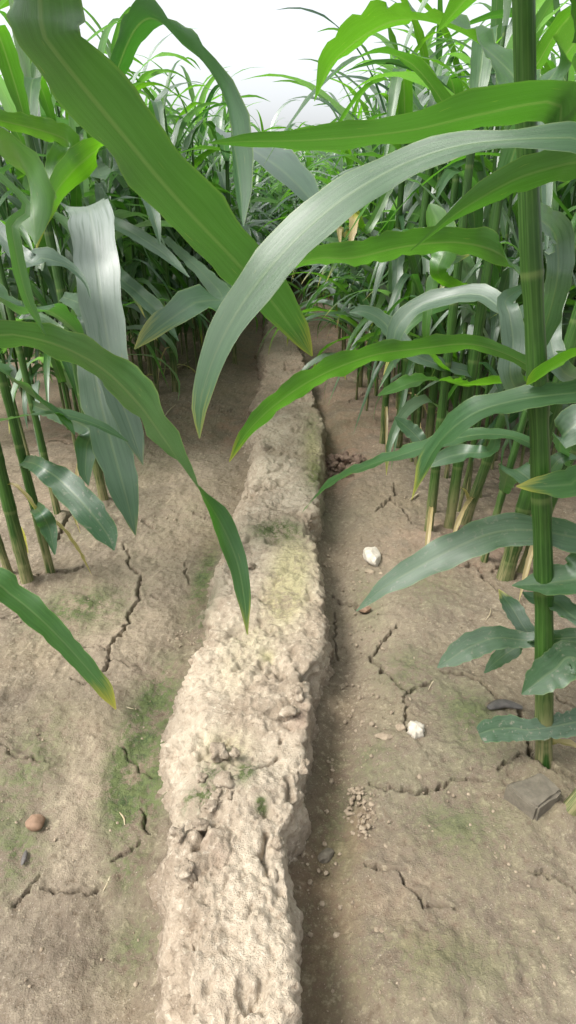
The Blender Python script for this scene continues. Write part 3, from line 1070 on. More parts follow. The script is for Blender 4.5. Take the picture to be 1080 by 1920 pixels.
R0.leaf([(990, 1200, .95, 30), (930, 1196, .95, 46), (880, 1213, .95, 50), (845, 1235, .95, 34), (820, 1252, .95, 2)], (-.1, -.6, .8), (-.2, -.6, .77), R0.at_py(1195) + [.05, 0, 0], tone=.2, tip=.1, dusty=.5, fold=.1, wave=.03)
R0.leaf([(985, 1205, 1.0, 24), (950, 1225, 1.02, 36), (925, 1245, 1.04, 22), (908, 1262, 1.05, 2)], (-.3, -.4, .8), None, R0.at_py(1190), tone=.15, tip=.0, dusty=.3)
R0.leaf([(1000, 1368, .96, 40), (960, 1365, .96, 48), (925, 1368, .96, 46), (904, 1374, .96, 36), (898, 1376, .96, 26)], (0, -.7, .72), None, R0.at_py(1350) + [.06, 0, .0], w0=.045, tone=.15, tip=.0, dusty=1.0, wave=.05, fold=.08, label="low ragged leaf speckled with pale blotches")
R0.leaf([(985, 1180, 1.0, 30), (960, 1140, 1.03, 34), (945, 1120, 1.06, 18), (935, 1105, 1.07, 2)], (-.2, -.3, .9), None, R0.at_py(1215), tone=.1, tip=.9, wave=.04)
R0.leaf([(1040, 440, .82, 42), (1045, 520, .84, 46), (1020, 620, .9, 36), (990, 690, .95, 2)], (.2, -.9, .3), (.1, -.95, .2), R0.at_py(400), tone=.1, tip=.0, w0=.03)
R0.leaf([(960, 140, .70, 50), (860, 60, .74, 60), (740, 40, .80, 60), (630, 110, .85, 40), (590, 190, .88, 2)], (0, .2, .97), (-.3, .1, .9), R0.at_py(215), tone=.6, tip=.2)
R0.leaf([(1030, 150, .66, 50), (1100, 60, .64, 60), (1190, 60, .62, 56), (1290, 150, .6, 2)], (0, .2, .97), (.3, .1, .9), R0.at_py(200), tone=.5, tip=.2)

# --- stalk standing just outside the right edge, near the camera
b1 = np.array([.60, .66, 0])
R1 = Plant(b1, [b1 + [0, 0, .1], b1 + [.015, 0, .45], b1 + [.02, .01, .8], b1 + [.02, .02, 1.15], b1 + [.03, .02, 1.4]], .014, .011, "crop stalk at the right edge whose long pale leaf sweeps across the picture")
R1.leaf([(1240, 262, 0.478, -.030), (1080, 258, 0.470, -.030), (960, 262, 0.476, 35), (860, 274, 0.493, 44), (760, 306, 0.510, 55), (660, 362, 0.518, 69), (580, 424, 0.527, 76), (500, 508, 0.535, 75), (440, 592, 0.544, 65), (397, 680, 0.552, 51), (375, 760, 0.561, 31), (374, 822, 0.570, 2)],
        (-.05, -.75, .66), (-.35, -.8, .5), R1.at_z(1.02), tone=.22, tip=.4, fold=.06, wave=.05, seg=70, mid=(-.25, -.62, .72), bloom=.04, label="long pale blue-green leaf sweeping diagonally across the middle of the picture")
R1.leaf([(1160, 285, .60, 70), (1060, 308, .60, 66), (970, 335, .61, 60), (890, 378, .63, 40), (840, 412, .65, 18), (800, 446, .67, 6), (770, 470, .68, 2)], (.05, .85, .5), (0, .8, .6), R1.at_z(.97), tone=.35, tip=.1, fold=.2)
R1.leaf([(1160, 725, .74, 46), (1080, 736, .74, 44), (980, 748, .75, 46), (900, 770, .76, 48), (850, 802, .78, 46), (812, 846, .80, 36), (790, 890, .81, 24), (772, 938, .82, 2)], (-.05, -.65, .75), (-.4, .2, .85), R1.at_z(.66), tone=.25, tip=.7, fold=.12)
R1.leaf([(1160, 1020, .84, 56), (1080, 1008, .85, 58), (1000, 994, .86, 58), (930, 998, .87, 66), (860, 1024, .88, 66), (790, 1060, .89, 56), (725, 1098, .90, 34), (668, 1146, .91, 2)], (0, -.55, .82), (-.2, -.6, .77), R1.at_z(.42), tone=.2, tip=.12, dusty=.35, fold=.08, wave=.08, seg=60, label="broad dull blue-green leaf low over the soil")
R1.leaf([(1130, 905, .78, 56), (1070, 908, .78, 56), (1015, 912, .78, 40), (968, 912, .78, 2)], (.0, -.7, .7), None, R1.at_z(.5), tone=.45, tip=.8)
R1.leaf([(1150, 1070, .84, 70), (1080, 1086, .85, 68), (1020, 1094, .86, 50), (960, 1098, .87, 2)], (0, -.3, .95), (0, -.5, .85), R1.at_z(.36), tone=.25, tip=.0, dusty=.2)
R1.leaf([(1140, 655, .72, 40), (1080, 668, .72, 36), (1040, 688, .73, 34), (1010, 708, .74, 26), (988, 722, .75, 3)], (0, .5, .85), (.2, .3, .9), R1.at_z(.72), tone=.8, tip=.4)
R1.leaf([(1150, 210, .50, 64), (1040, 190, .5, 72), (900, 215, .52, 67), (760, 246, .55, 50), (600, 262, .58, 42), (480, 265, .6, 27), (392, 268, .62, 2)], (0, .35, .93), (0, .6, .8), R1.at_z(1.08), tone=.3, tip=.1, fold=.1, seg=60, label="broad green leaf running level along the top")
R1.leaf([(1180, 40, .5, 80), (1060, -60, .5, 90), (920, -40, .52, 70), (820, 60, .55, 2)], (0, .2, .97), None, R1.at_z(1.2), tone=.5, tip=.1)

# --- second stalk outside the right edge, lower down
b2 = on_ground(1056, 1540)
R2 = Plant(b2, [b2 + [0, 0, .01], b2 + [.035, .01, .10], b2 + [.075, .02, .28], b2 + [.11, .02, .6], b2 + [.15, .02, 1.1]], .0125, .009, "leaning green stalk in the near right corner beside the flat stone")
R2.leaf([(1080, 1235, .9, 60), (1040, 1255, .9, 70), (1005, 1280, .9, 52), (978, 1302, .9, 2)], (-.1, -.75, .62), None, R2.at_z(.22), tone=.25, tip=.0, dusty=.6, wave=.04)
R2.leaf([(1120, 1180, .8, 50), (1080, 1160, .84, 44), (1040, 1130, .9, 34), (1000, 1120, .94, 22), (980, 1110, .96, 2)], (0, -.5, .85), None, R2.at_z(.25), tone=.1, tip=.0)
R2.leaf([(1180, 900, .7, 60), (1250, 860, .66, 60), (1330, 900, .6, 2)], (0, -.3, .95), None, R2.at_z(.55), tone=.3, tip=.0)

# --- cluster a step behind the thick stalk
def stalk(px, py, lean, h, r, label, group=None, nodes=(.12, .22, .33, .45, .58, .72)):
    b = on_ground(px, py)
    L = np.array([lean[0], lean[1], 0])
    pts = [b + [0, 0, .01]] + [b + L * (z / h) ** 1.1 + [0, 0, z] for z in (h * .2, h * .45, h * .7, h)]
    return Plant(b, pts, r, r * .72, label, group, nodes)


M_ = {}
M_['a'] = stalk(802, 1008, (.00, .02), 1.04, .0125, "slim stalk at the near end of the front row right of the ridge")
M_['b'] = stalk(840, 1002, (.02, .02), 1.04, .0150, "straight green stalk right beside the slim stalk at the row's near end")
M_['c'] = stalk(872, 985, (.22, .05), 1.0, .0150, "stalk slanting strongly to the right behind the broad blue-green leaf")
M_['d'] = stalk(905, 1060, (.14, .12), .9, .010, "thin slanting shoot between the slanting stalk and the thick stalk")
M_['e'] = stalk(945, 1092, (.10, .04), 1.0, .020, "pale-sheathed stalk rising from the clump behind the thick stalk")
M_['f'] = stalk(975, 1085, (.20, .06), .9, .014, "outer stalk of the clump behind the thick stalk, leaning right")
M_['g'] = stalk(717, 836, (.00, .0), 1.04, .0130, "first stalk of the pair beyond the red clod heap")
M_['h'] = stalk(745, 842, (.03, .0), 1.04, .0180, "thicker stalk of the pair beyond the red clod heap")
for kx, (x, y, r) in {'i': (675, 728, .012), 'j': (778, 838, .014), 'k': (800, 858, .015)}.items():
    M_[kx] = stalk(x, y, (.0, .02), 1.04, r, {'i': "lone stalk standing in front of the far right row by the ridge furrow", 'j': "stalk just right of the pair beyond the red clod heap", 'k': "stalk standing between the pair by the clod heap and the row's near end"}[kx])
M_['c'].leaf([(975, 590, 1.2, 20), (900, 553, 1.22, 34), (830, 560, 1.25, 34), (775, 580, 1.28, 34), (740, 625, 1.3, 32), (742, 690, 1.32, 2)], (0, -.3, .95), (-.5, -.8, .3), M_['c'].at_z(.68), tone=.1, tip=.0)
M_['b'].leaf([(790, 672, 1.5, 26), (750, 640, 1.5, 32), (715, 600, 1.5, 30), (680, 584, 1.5, 22), (655, 586, 1.5, 2)], (-.1, -.8, .6), None, M_['b'].at_py(700), tone=.15, tip=.0)
M_['b'].leaf([(826, 520, 1.3, 26), (832, 470, 1.28, 52), (822, 425, 1.28, 56), (810, 395, 1.28, 30), (806, 382, 1.28, 6)], (.3, .9, .2), None, M_['b'].at_py(560), tone=1.0, tip=.0)
M_['a'].leaf([(800, 640, 1.4, 14), (815, 520, 1.35, 20), (850, 490, 1.3, 16), (880, 478, 1.3, 2)], (-.3, -.5, .8), None, M_['a'].at_py(700), tone=.8, tip=.6)
M_['b'].leaf([(840, 715, 1.45, 20), (790, 713, 1.4, 24), (745, 728, 1.38, 22), (708, 742, 1.36, 2)], (0, .5, .85), (0, -.5, .85), M_['b'].at_py(725), tone=.7, tip=.1)
M_['a'].leaf([(795, 832, 1.6, 22), (775, 812, 1.6, 30), (755, 795, 1.6, 22), (740, 782, 1.6, 2)], (0, -.8, .6), None, M_['a'].at_py(845), tone=.2, tip=.0)
M_['c'].leaf([(920, 845, 1.3, 20), (870, 850, 1.3, 34), (830, 860, 1.3, 30), (798, 878, 1.3, 2)], (0, -.6, .8), None, M_['c'].at_z(.27), tone=.25, tip=.3)
M_['e'].leaf([(962, 720, 1.12, 42), (962, 640, 1.1, 46), (955, 590, 1.1, 40), (950, 560, 1.12, 30), (1000, 530, 1.2, 2)], (0, -1, .2), None, M_['e'].at_z(.42), tone=.1, tip=.0)
M_['f'].leaf([(1060, 700, 1.1, 36), (1030, 620, 1.1, 42), (1045, 540, 1.1, 40), (1075, 470, 1.1, 2)], (-.2, -.9, .3), None, M_['f'].at_z(.5), tone=.15, tip=.0)
M_['f'].leaf([(1050, 830, 1.1, 40), (1090, 790, 1.05, 50), (1150, 780, 1.0, 40), (1220, 830, 1.0, 2)], (0, -.6, .8), None, M_['f'].at_z(.3), tone=.15, tip=.0)
M_['e'].leaf([(985, 718, 1.15, 16), (920, 718, 1.15, 20), (865, 722, 1.15, 2)], (0, .6, .8), None, M_['e'].at_z(.45), tone=1.0, tip=.2)
M_['d'].leaf([(960, 880, 1.3, 26), (1010, 905, 1.25, 30), (1050, 860, 1.2, 26), (1090, 860, 1.2, 2)], (0, -.6, .8), None, M_['d'].at_z(.2), tone=.2, tip=.1)
for kx, zz in (('g', .55), ('h', .62), ('g', .8), ('h', .9), ('i', .6), ('j', .66), ('k', .74), ('j', .95), ('k', 1.0), ('a', .95), ('b', 1.02), ('i', .9), ('c', .8), ('e', .8), ('f', .75), ('g', 1.05), ('h', 1.1), ('a', 1.1), ('b', .85), ('i', 1.1)):
    p = M_[kx].at_z(zz)
    a = rng.random() * 6.28
    dr = np.array([math.cos(a), math.sin(a) * .8, 0])
    L = .34 + .2 * rng.random()
    dp = .15 + .3 * rng.random()
    pts = [tuple(p + dr * L * t + np.array([0, 0, .22 * math.sin(t * 2.4) * (1 - t * .35) - dp * max(0, t - .35) ** 1.6 * 1.3])) + (0, .05 * math.sin(math.pi * min(1, .35 + t * .65)) ** .8 + .0006) for t in (.15, .35, .55, .75, .9, 1.0)]
    M_[kx].leaf(pts, np.array([0, 0, 1]) + dr * -.4, np.array([0, 0, 1]) * .6 + dr * .8, p, tone=.1 + .5 * rng.random(), tip=.3 * rng.random(), seg=26)

M_['g'].leaf([(690, 430, 2.0, 16), (668, 400, 1.95, 16), (660, 440, 1.9, 14), (655, 470, 1.9, 2)], (.2, -.6, .7), None, M_['g'].at_z(.98), tone=1.0, tip=2.6)
M_['i'].leaf([(650, 440, 2.4, 12), (636, 425, 2.35, 14), (638, 460, 2.3, 2)], (.2, -.6, .7), None, M_['i'].at_z(.9), tone=1.0, tip=2.6)

# --- left side: stalks close to the camera
b = np.array([-.52, .36, 0])
L0 = Plant(b, [b + [0, 0, .1], b + [-.02, 0, .5], b + [-.03, .0, .9], b + [-.03, .0, 1.3], b + [-.03, .0, 1.6]], .014, .010, "crop stalk at the near left whose broad dark leaf hangs into the picture from above")
L0.leaf([(-60, -130, 0.415, 111), (90, 80, 0.464, 119), (215, 235, 0.512, 119), (330, 372, 0.561, 109), (430, 478, 0.610, 95), (505, 560, 0.647, 74), (552, 622, 0.683, 46), (576, 655, 0.695, 18), (585, 668, 0.701, 3)], (.30, .60, .75), (.35, .75, .5), L0.at_z(1.12), tone=.28, bloom=0, tip=.5, fold=.10, wave=.05, seg=70, label="broad dark green leaf slanting down from the upper left")
L0.leaf([(-.62, .30, 1.45, 0, .06), (-.75, .22, 1.42, 0, .05), (-.9, .15, 1.25, 0, .001)], UP, None, L0.at_z(1.3), tone=.4)

b = np.array([-.70, .80, 0])
L2 = Plant(b, [b + [0, 0, .1], b + [.0, .0, .4], b + [-.01, .0, .8], b + [-.01, .0, 1.25], b + [-.01, .0, 1.5]], .014, .010, "crop stalk at the left edge whose long leaf arches down over the ridge")
L2.leaf([(-60, 618, .86, 44), (30, 628, .86, 48), (110, 648, .86, 55), (190, 690, .85, 62), (258, 756, .85, 65), (312, 830, .85, 58), (360, 900, .85, 40), (405, 965, .86, 35), (440, 1040, .87, 39), (456, 1110, .88, 30), (464, 1190, .89, 2)],
        (.15, .85, .5), (-.1, -.85, .5), L2.at_z(.78), tone=.3, tip=.5, fold=.12, wave=.08, seg=64, mid=(.45, .75, .45), label="long leaf arching from the left edge down to the ridge")
L2.leaf([(-40, 1080, .92, 44), (20, 1115, .92, 48), (75, 1160, .92, 48), (125, 1210, .93, 40), (165, 1255, .94, 34), (198, 1295, .95, 28), (217, 1330, .96, 3)], (.1, .25, .95), (.2, -.7, .7), L2.at_z(.36), tone=.5, tip=.9, fold=.15, wave=.10)
L2.leaf([(8, 340, .8, 14), (22, 430, .8, 24), (48, 550, .82, 24), (85, 630, .84, 2)], (.6, -.6, .5), None, L2.at_z(1.1), tone=.6, tip=.2)

L_ = {}
L_['a'] = stalk(55, 1104, (-.02, .0), 1.04, .0150, "left-edge stalk standing nearest to the camera on the cracked soil")
L_['b'] = stalk(98, 1086, (-.06, .03), 1.04, .0110, "slanting thin stalk just right of the left-edge stalk")
L_['c'] = stalk(22, 1092, (-.12, .03), 1.0, .0100, "dull brownish stalk at the left edge behind the nearest one")
L_['d'] = stalk(110, 972, (-.07, .05), 1.04, .0105, "thin stalk behind the slanting stalk on the left")
L_['e'] = stalk(196, 945, (-.08, .06), 1.04, .0150, "stalk hidden behind the hanging silvery leaf on the left")
L_['f'] = stalk(330, 745, (.0, .0), 1.04, .018, "thick-based stalk at the corner of the left stand next to the open soil")
L_['g'] = stalk(296, 750, (-.01, .0), 1.04, .012, "narrow stalk just left of the thick-based corner stalk")
L_['h'] = stalk(225, 770, (.03, .0), 1.04, .016, "upright dark stalk in the left stand above the silvery leaf")
L_['i'] = stalk(440, 682, (.0, .0), 1.04, .014, "last stalk of the left stand before the ridge turns")
# silvery folded leaf and its neighbours
L_['e'].leaf([(150, 408, 1.62, -.07), (158, 392, 1.46, -.085), (164, 388, 1.32, -.090), (172, 412, 1.23, -.090), (184, 520, 1.18, 84), (202, 640, 1.18, 72), (226, 745, 1.19, 56), (250, 815, 1.20, 40), (268, 872, 1.21, 2)], (-.1, .1, 1), (.35, -.9, .25), L_['e'].at_z(.88), tone=.02, tip=.35, fold=.18, wave=.05, seg=60, mid=(.15, -.85, .5), bloom=.9, label="broad silvery leaf folded over and hanging straight down")
L_['e'].leaf([(160, 580, 1.28, 40), (172, 660, 1.27, 58), (190, 760, 1.26, 72), (214, 850, 1.26, 72), (236, 930, 1.26, 52), (254, 1004, 1.26, 2)], (.0, -.9, .4), (.2, -.9, .3), L_['e'].at_z(.62), tone=.05, tip=.3, fold=.12, bloom=.22)
L_['b'].leaf([(70, 872, 1.2, 34), (115, 902, 1.18, 54), (165, 955, 1.16, 58), (200, 1000, 1.16, 44), (214, 1032, 1.16, 3)], (.2, -.8, .55), None, L_['b'].at_py(865), tone=.05, tip=.05, bloom=0.0, dusty=.4)
L_['d'].leaf([(160, 800, 1.4, 36), (162, 840, 1.4, 40), (160, 885, 1.4, 26), (166, 910, 1.4, 2)], (.1, -.95, .2), None, L_['d'].at_py(760), tone=.1, tip=.0, bloom=0.0)
L_['b'].leaf([(75, 960, 1.3, 28), (92, 990, 1.3, 34), (103, 1040, 1.3, 3)], (.3, -.8, .5), None, L_['b'].at_py(950), tone=.1, tip=.2, bloom=0.0, dusty=.5)
L_['a'].leaf([(60, 778, 1.1, 10), (120, 778, 1.12, 16), (190, 800, 1.14, 16), (240, 828, 1.16, 2)], (0, .2, .97), (0, -.5, .85), L_['a'].at_py(795), tone=.2, tip=.05)
L_['a'].leaf([(0, 690, 1.0, 22), (50, 735, 1.05, 24), (110, 780, 1.1, 18), (140, 815, 1.1, 2)], (.4, .1, .9), None, L_['a'].at_py(650), tone=.25, tip=.05)
L_['a'].leaf([(20, 580, 1.0, 34), (70, 576, 1.05, 36), (120, 600, 1.1, 28), (160, 640, 1.15, 2)], (.1, .45, .9), None, L_['a'].at_z(.8), tone=.2, tip=.0)
L_['b'].leaf([(40, 482, 1.1, 36), (80, 484, 1.1, 38), (130, 500, 1.12, 16), (160, 530, 1.12, 8), (170, 560, 1.12, 2)], (0, -.4, .9), None, L_['b'].at_z(.9), tone=.02, tip=.0)
L_['h'].leaf([(196, 268, 1.5, 36), (145, 312, 1.4, 38), (105, 360, 1.35, 36), (82, 410, 1.32, 22), (68, 468, 1.3, 2)], (-.1, .85, .5), None, L_['h'].at_z(1.1), tone=.9, tip=.7)
L_['d'].leaf([(10, 300, 1.2, 40), (45, 320, 1.15, 66), (60, 380, 1.12, 62), (66, 440, 1.12, 20), (66, 460, 1.12, 2)], (-.1, .75, .6), None, L_['d'].at_z(1.1), tone=.8, tip=.0)
L_['d'].leaf([(120, 260, 1.4, 38), (105, 310, 1.4, 40), (95, 360, 1.4, 20), (90, 400, 1.4, 2)], (.1, .75, .6), None, L_['d'].at_z(1.17), tone=.9, tip=.0)
L_['h'].leaf([(200, 405, 1.7, 24), (255, 440, 1.6, 26), (310, 478, 1.55, 22), (355, 520, 1.5, 2)], (.1, -.6, .75), None, L_['h'].at_z(.92), tone=.05, tip=.0)
L_['h'].leaf([(215, 505, 1.7, 26), (260, 550, 1.65, 30), (300, 590, 1.6, 28), (335, 640, 1.6, 2)], (.2, -.7, .65), None, L_['h'].at_z(.75), tone=.05, tip=.0)
L_['h'].leaf([(190, 330, 1.6, 30), (230, 312, 1.5, 34), (265, 345, 1.45, 30), (290, 410, 1.4, 22), (300, 460, 1.4, 2)], (.1, -.5, .85), (.4, -.8, .4), L_['h'].at_z(1.0), tone=.05, tip=.0)
L_['f'].leaf([(410, 545, 1.6, 38), (370, 565, 1.45, 46), (320, 598, 1.35, 46), (280, 628, 1.3, 30), (252, 655, 1.28, 2)], (-.1, -.7, .7), None, (L_['f'].at_z(.72)), tone=.15, tip=.5, fold=.12)
L_['f'].leaf([(380, 470, 2.2, 24), (420, 500, 2.0, 26), (440, 560, 1.9, 20), (450, 610, 1.9, 2)], (.2, -.3, .9), None, L_['f'].at_z(.9), tone=.3, tip=.4)
# hanging dark leaf and pale leaf at the top centre
L_['h'].leaf([(250, 60, 1.35, 50), (350, 90, 1.1, 44), (415, 170, .95, 46), (436, 260, .92, 46), (448, 330, .92, 40), (454, 390, .92, 26), (456, 424, .92, 3)], (.2, .3, .9), (.5, .75, .1), L_['h'].at_z(1.25), tone=.1, bloom=0, tip=.05, fold=.3)
L_['i'].leaf([(420, 250, 2.2, 30), (480, 285, 1.7, 46), (535, 325, 1.5, 52), (580, 372, 1.4, 34), (600, 400, 1.38, 2)], (.2, -.6, .75), (.3, -.8, .5), L_['i'].at_z(1.1), tone=.02, tip=.0)
for kx, zz in (('f', .55), ('g', .7), ('i', .6), ('i', .85), ('g', .95), ('f', 1.1), ('h', 1.2), ('e', 1.0), ('e', 1.15), ('a', 1.15), ('c', .7), ('d', .9), ('b', 1.1), ('g', .5), ('i', 1.1)):
    p = L_[kx].at_z(zz)
    a = rng.random() * 6.28
    dr = np.array([math.cos(a) * .8, math.sin(a), 0])
    L = .34 + .2 * rng.random()
    dp = .15 + .3 * rng.random()
    pts = [tuple(p + dr * L * t + np.array([0, 0, .22 * math.sin(t * 2.4) * (1 - t * .35) - dp * max(0, t - .35) ** 1.6 * 1.3])) + (0, .05 * math.sin(math.pi * min(1, .35 + t * .65)) ** .8 + .0006) for t in (.15, .35, .55, .75, .9, 1.0)]
    L_[kx].leaf(pts, np.array([0, 0, 1]) + dr * -.4, np.array([0, 0, 1]) * .6 + dr * .8, p, tone=.1 + .5 * rng.random(), tip=.4 * rng.random(), seg=26)

# slender side shoots crowding the front of both stands
def shoots(n, xr, yr, label, group):
    for i in range(n):
        x, y = xr[0] + (xr[1] - xr[0]) * rng.random(), yr[0] + (yr[1] - yr[0]) * rng.random()
        h = .55 + .4 * rng.random()
        b = np.array([x, y, 0])
        ln = (rng.random(2) - .5) * .12
        pl = Plant(b, [b + [0, 0, .01]] + [b + [ln[0] * t, ln[1] * t, h * t] for t in (.25, .5, .75, 1)], .0055 + .003 * rng.random(), .004, label, group)
        a0 = rng.random() * 6.28
        for q in range(4):
            p = pl.at_z(h * (.45 + .18 * q))
            a = a0 + q * math.pi + (rng.random() - .5)
            dr = np.array([math.cos(a), math.sin(a), 0])
            L, dp = .22 + .18 * rng.random(), .10 + .30 * rng.random()
            pts = [tuple(p + dr * L * t + np.array([0, 0, .20 * math.sin(t * 2.4) * (1 - t * .35) - dp * max(0, t - .3) ** 1.6 * 1.3])) + (0, .030 * math.sin(math.pi * min(1, .35 + t * .65)) ** .8 + .0006) for t in (.15, .35, .55, .75, .9, 1.0)]
            pl.leaf(pts, np.array([0, 0, 1]) + dr * -.4, np.array([0, 0, 1]) * .6 + dr * .8, p, tone=.05 + .6 * rng.random(), tip=.4 * rng.random(), seg=22, bloom=float(max(0, rng.random() * .9 - .3)))
        SHOOT_SPOTS.append((x, y))


SHOOT_SPOTS = []
shoots(15, (.30, .80), (1.65, 3.1), "slender side shoot with narrow leaves among the stalks at the front of the right-hand stand", "slender shoots in front of the right-hand stand")
shoots(8, (-1.15, -.72), (1.5, 2.9), "slender side shoot with narrow leaves among the stalks at the front of the left-hand stand", "slender shoots in front of the left-hand stand")

# withered lower leaves clinging to the feet of the near stalks
for pl, zz in [(M_['a'], .10), (M_['b'], .13), (M_['g'], .16), (M_['h'], .12), (M_['h'], .22), (M_['i'], .15), (M_['j'], .10), (M_['k'], .17), (M_['e'], .10), (M_['f'], .12), (M_['c'], .09), (L_['a'], .15), (L_['a'], .28), (L_['b'], .17), (L_['d'], .14), (L_['e'], .2), (L_['f'], .15), (L_['f'], .24), (L_['g'], .12), (L_['i'], .14), (R0, .07)]:
    p = pl.at_z(zz)
    a = rng.random() * 6.28
    dr = np.array([math.cos(a), math.sin(a), 0])
    L = .08 + .09 * rng.random()
    pts = [tuple(p + dr * (.010 + L * t) * [1, 1, 0] + np.array([0, 0, .02 * math.sin(t * 3) - min(.9 * zz, .16) * t ** 1.7])) + (0, .011 + .004 * rng.random() if t < .9 else .001) for t in (.2, .5, .75, 1.0)]
    pl.leaf(pts, np.array([0, 0, 1]) - dr * .3, np.array([0, 0, .3]) + dr, p + dr * .006, w0=.012, tone=.8, tip=7.0, bloom=0, seg=16, wave=.3, fold=.5, label="withered straw-coloured leaf hanging at the foot")

# ------------------------------------------------------------------ the stands: individuals near, one mass far away
def proto(seed, far=False):
    """stem + leaves of one plant about its foot: list of (name, V, Q, uv, props)"""
    r2 = np.random.default_rng(seed)
    h = .90 + .32 * r2.random()
    lean = (r2.random(2) - .5) * .14
    P = np.array([[lean[0] * (t ** 1.4), lean[1] * (t ** 1.4), -.03 + (h + .03) * t] for t in (0, .2, .45, .7, 1)])
    r = .0052 + .0062 * r2.random() ** 1.5
    out = []
    if far:
        V, Q, uv = [], [], []
        for i, t in enumerate((0, .5, 1)):
            for j in range(4):
                a = j * math.pi * 2 / 3
                V.append(P[[0, 2, 4][i]] + np.array([math.cos(a), math.sin(a), 0]) * r)
                uv.append((j / 3, t * h))
        out.append(("stem", np.array(V), grid_faces(3, 4), np.array(uv), (0, 0)))
    else:
        V, Q, uv = tube(P, np.linspace(r, r * .6, 5), 8, nodes=(.15, .28, .42, .58, .75))
        out.append(("stem", V[::1], Q, uv, (0, 0)))
    ln = spline(P, 60)
    plane = r2.random() * 6.28
    nl = 13 if not far else 10
    for i in range(nl):
        t = .16 + .84 * i / (nl - 1)
        if t < .3 and r2.random() < .4:
            continue
        p = ln[min(59, int(t * 59))]
        a = plane + i * math.pi + (r2.random() - .5) * 1.1
        dr = np.array([math.cos(a), math.sin(a), 0])
        L = (.36 + .30 * math.sin(math.pi * (.15 + .75 * t))) * (.8 + .35 * r2.random())
        w = (.024 + .030 * math.sin(math.pi * min(1, .1 + .8 * t))) * (.8 + .4 * r2.random())
        e0 = math.radians(38 + 38 * t + 16 * (r2.random() - .5))              # starting angle above horizontal
        bend = math.radians((150 - 60 * t) + 60 * (r2.random() - .5))           # how far it turns over
        ts = np.linspace(0, 1, 9)
        ang = e0 - bend * ts ** (1.1 + .9 * r2.random())
        q = [p]
        for s0 in range(1, 9):
            am = .5 * (ang[s0] + ang[s0 - 1])
            q.append(q[-1] + (dr * math.cos(am) + np.array([0, 0, 1]) * math.sin(am)) * L / 8)
        q = np.array(q)
        side = np.cross(dr, (0, 0, 1))
        q = q + side * ((r2.random() - .5) * .25 * L * ts ** 2)[:, None]
        N = np.stack([-dr * math.sin(x) + np.array([0, 0, 1]) * math.cos(x) for x in ang])
        tw = (r2.random() - .5) * 1.6
        N = N + side * (tw * ts)[:, None]
        W = w * np.clip(np.minimum(.45 + 2.2 * ts, 1.25 * (1 - ts) ** .62 + .0), 0, 1)
        W[-1] = .001
        V, Q, uv = blade(q, W, N, 9 if far else 16, 2 if far else 4, .22, .0 if far else .16, seed * 31 + i, 0, 4)
        tone = float(np.clip(.05 + .75 * r2.random() ** 1.4 + (.3 if t > .85 else 0), 0, 1))
        out.append(("leaf", V, Q, uv, (tone, float(.9 if (t < .45 and r2.random() < .5) else .35 * r2.random()))))
    return out


spots = []
r3 = np.random.default_rng(5)
taken = [pl.base[:2] for pl in list(M_.values()) + list(L_.values()) + [R0, R1, R2, L0, L2]]


def try_spot(x, y):
    for t in taken:
        if abs(t[0] - x) < .055 and abs(t[1] - y) < .055:
            return
    spots.append((x, y))


for sgn, x0 in ((1, .27), (-1, -.70)):
    for row in range(26):
        xr0 = x0 + sgn * row * (.165 + .006 * row)
        y = 1.75 if sgn > 0 else 2.05
        if sgn > 0 and row == 0:
            y = 2.4
        if sgn < 0 and row == 0:
            y = 3.2
        y += r3.random() * .2
        while y < 26:
            shift = 0.0
            if sgn < 0:
                shift = np.interp(y, [2, 3, 4, 6, 7, 26], [0, -.02, .06, .10, .40, .4])
            else:
                shift = np.interp(y, [1.5, 2.3, 4, 5.6, 6.6, 26], [.10, 0, -.07, -.09, -.42, -.42])
            x = xr0 + shift + (r3.random() - .5) * .11
            if (abs(x) < 1.1 + y * .62) and not (sgn < 0 and y < 4.2 and -2.6 < x < -1.25 and r3.random() < .62):
                try_spot(x, y)
            y += (.055 + .12 * r3.random()) * (1 + .10 * y)
spots.sort(key=lambda s: math.hypot(s[0], s[1]))


def in_view(x, y):
    for z in (.1, .7, 1.2):
        q = (np.array([x, y, z]) - CAM) @ _M
        if -q[2] > .1 and abs(q[0] / -q[2]) < 540 / F + .12:
            return True
    return False


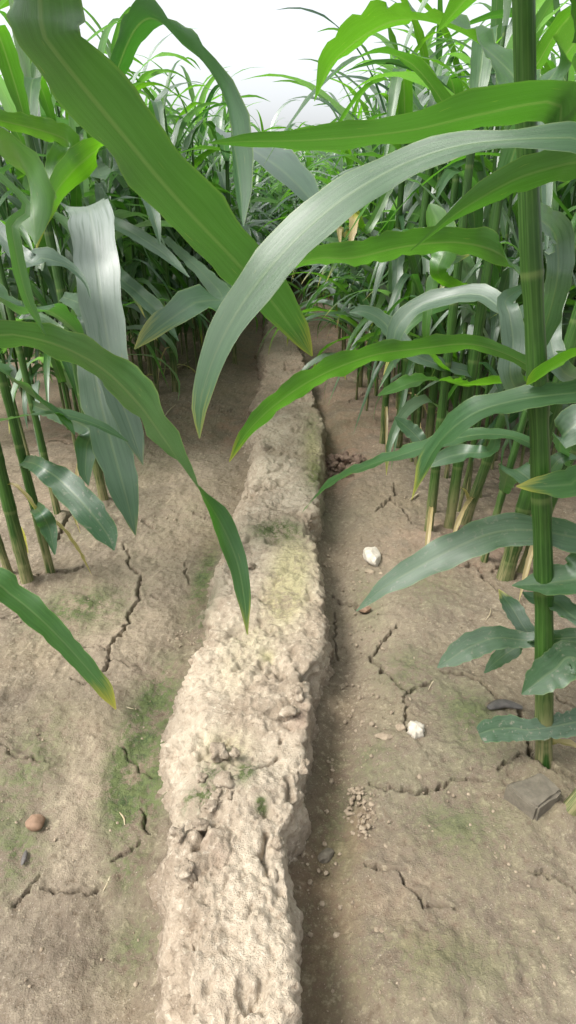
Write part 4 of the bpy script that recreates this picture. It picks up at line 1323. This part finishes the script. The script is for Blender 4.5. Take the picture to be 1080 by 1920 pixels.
spots = [s for s in spots if in_view(*s)]
NEAR = 250
LABELS = {1: ("leafy green crop plant in the dense stand right of the ridge, behind the front stalks", "crop plants filling the right-hand stand"),
          -1: ("leafy green crop plant in the dense stand left of the ridge, behind the near stalks", "crop plants filling the left-hand stand")}
PROTO = []
for s0 in range(14):
    parts = []
    for nm, V, Q, uv, pr in proto(200 + s0):
        parts.append((nm, quad_mesh(nm, V, Q, STEM if nm == "stem" else LEAF, uv), pr))
    PROTO.append(parts)
for i, (x, y) in enumerate(spots[:NEAR]):
    root = empty("crop_plant", (x, y, ground_z(x, y)))
    root.rotation_euler = (0, 0, r3.random() * 6.28)
    sc = .86 + .26 * r3.random()
    root.scale = (sc, sc, sc * (.94 + .12 * r3.random()))
    lab, grp = LABELS[1 if x > edgeR(y) else -1]
    tag(root, lab, "crop plant", grp)
    for nm, me, pr in PROTO[int(r3.integers(14))]:
        o = bpy.data.objects.new(nm, me)
        COL.objects.link(o)
        o.parent = root
        if nm == "leaf":
            o["tone"] = float(np.clip(pr[0] + (r3.random() - .5) * .3, 0, 1))
            o["tip"], o["dusty"], o["bloom"] = pr[1], 0.0, float(min(.8, max(0, r3.random() * 1.6 - .55)))
FP = [proto(400 + s0, far=True) for s0 in range(18)]
for sgn, nm_lab in ((1, "far rows of the right-hand crop stand merging into one green mass"), (-1, "far rows of the left-hand crop stand merging into one green mass")):
    V_, Q_, U_, TN, TP, MI, BL = [], [], [], [], [], [], []
    off = 0
    for (x, y) in spots[NEAR:]:
        if (x > edgeR(y)) != (sgn > 0):
            continue
        a = r3.random() * 6.28
        Rz = np.array([[math.cos(a), -math.sin(a), 0], [math.sin(a), math.cos(a), 0], [0, 0, 1]]) * (.86 + .28 * r3.random()) * (1.12 if y > 7 else 1.0)
        for nm, V, Q, uv, pr in FP[int(r3.integers(18))]:
            V_.append(V @ Rz.T + np.array([x, y, ground_z(x, y)]))
            Q_.append(Q + off)
            U_.append(uv)
            TN.append(np.full(len(V), np.clip(pr[0] + (r3.random() - .5) * .3, 0, 1)))
            TP.append(np.full(len(V), pr[1]))
            BL.append(np.full(len(V), min(.9, max(0, r3.random() * 1.7 - .4))))
            MI.append(np.full(len(Q), 1 if nm == "stem" else 0))
            off += len(V)
    me = quad_mesh("far_crop", np.vstack(V_), np.vstack(Q_), LEAF_FAR, np.vstack(U_), dict(tone_v=np.concatenate(TN), tip_v=np.concatenate(TP), bloom_v=np.concatenate(BL)))
    me.materials.append(STEM)
    me.polygons.foreach_set("material_index", np.concatenate(MI).astype(np.int32))
    tag(link("far_crop", me), nm_lab, None, None, "stuff")
print("spots", len(spots), "ground", len(gx), "ridge", len(X), "far quads", off)
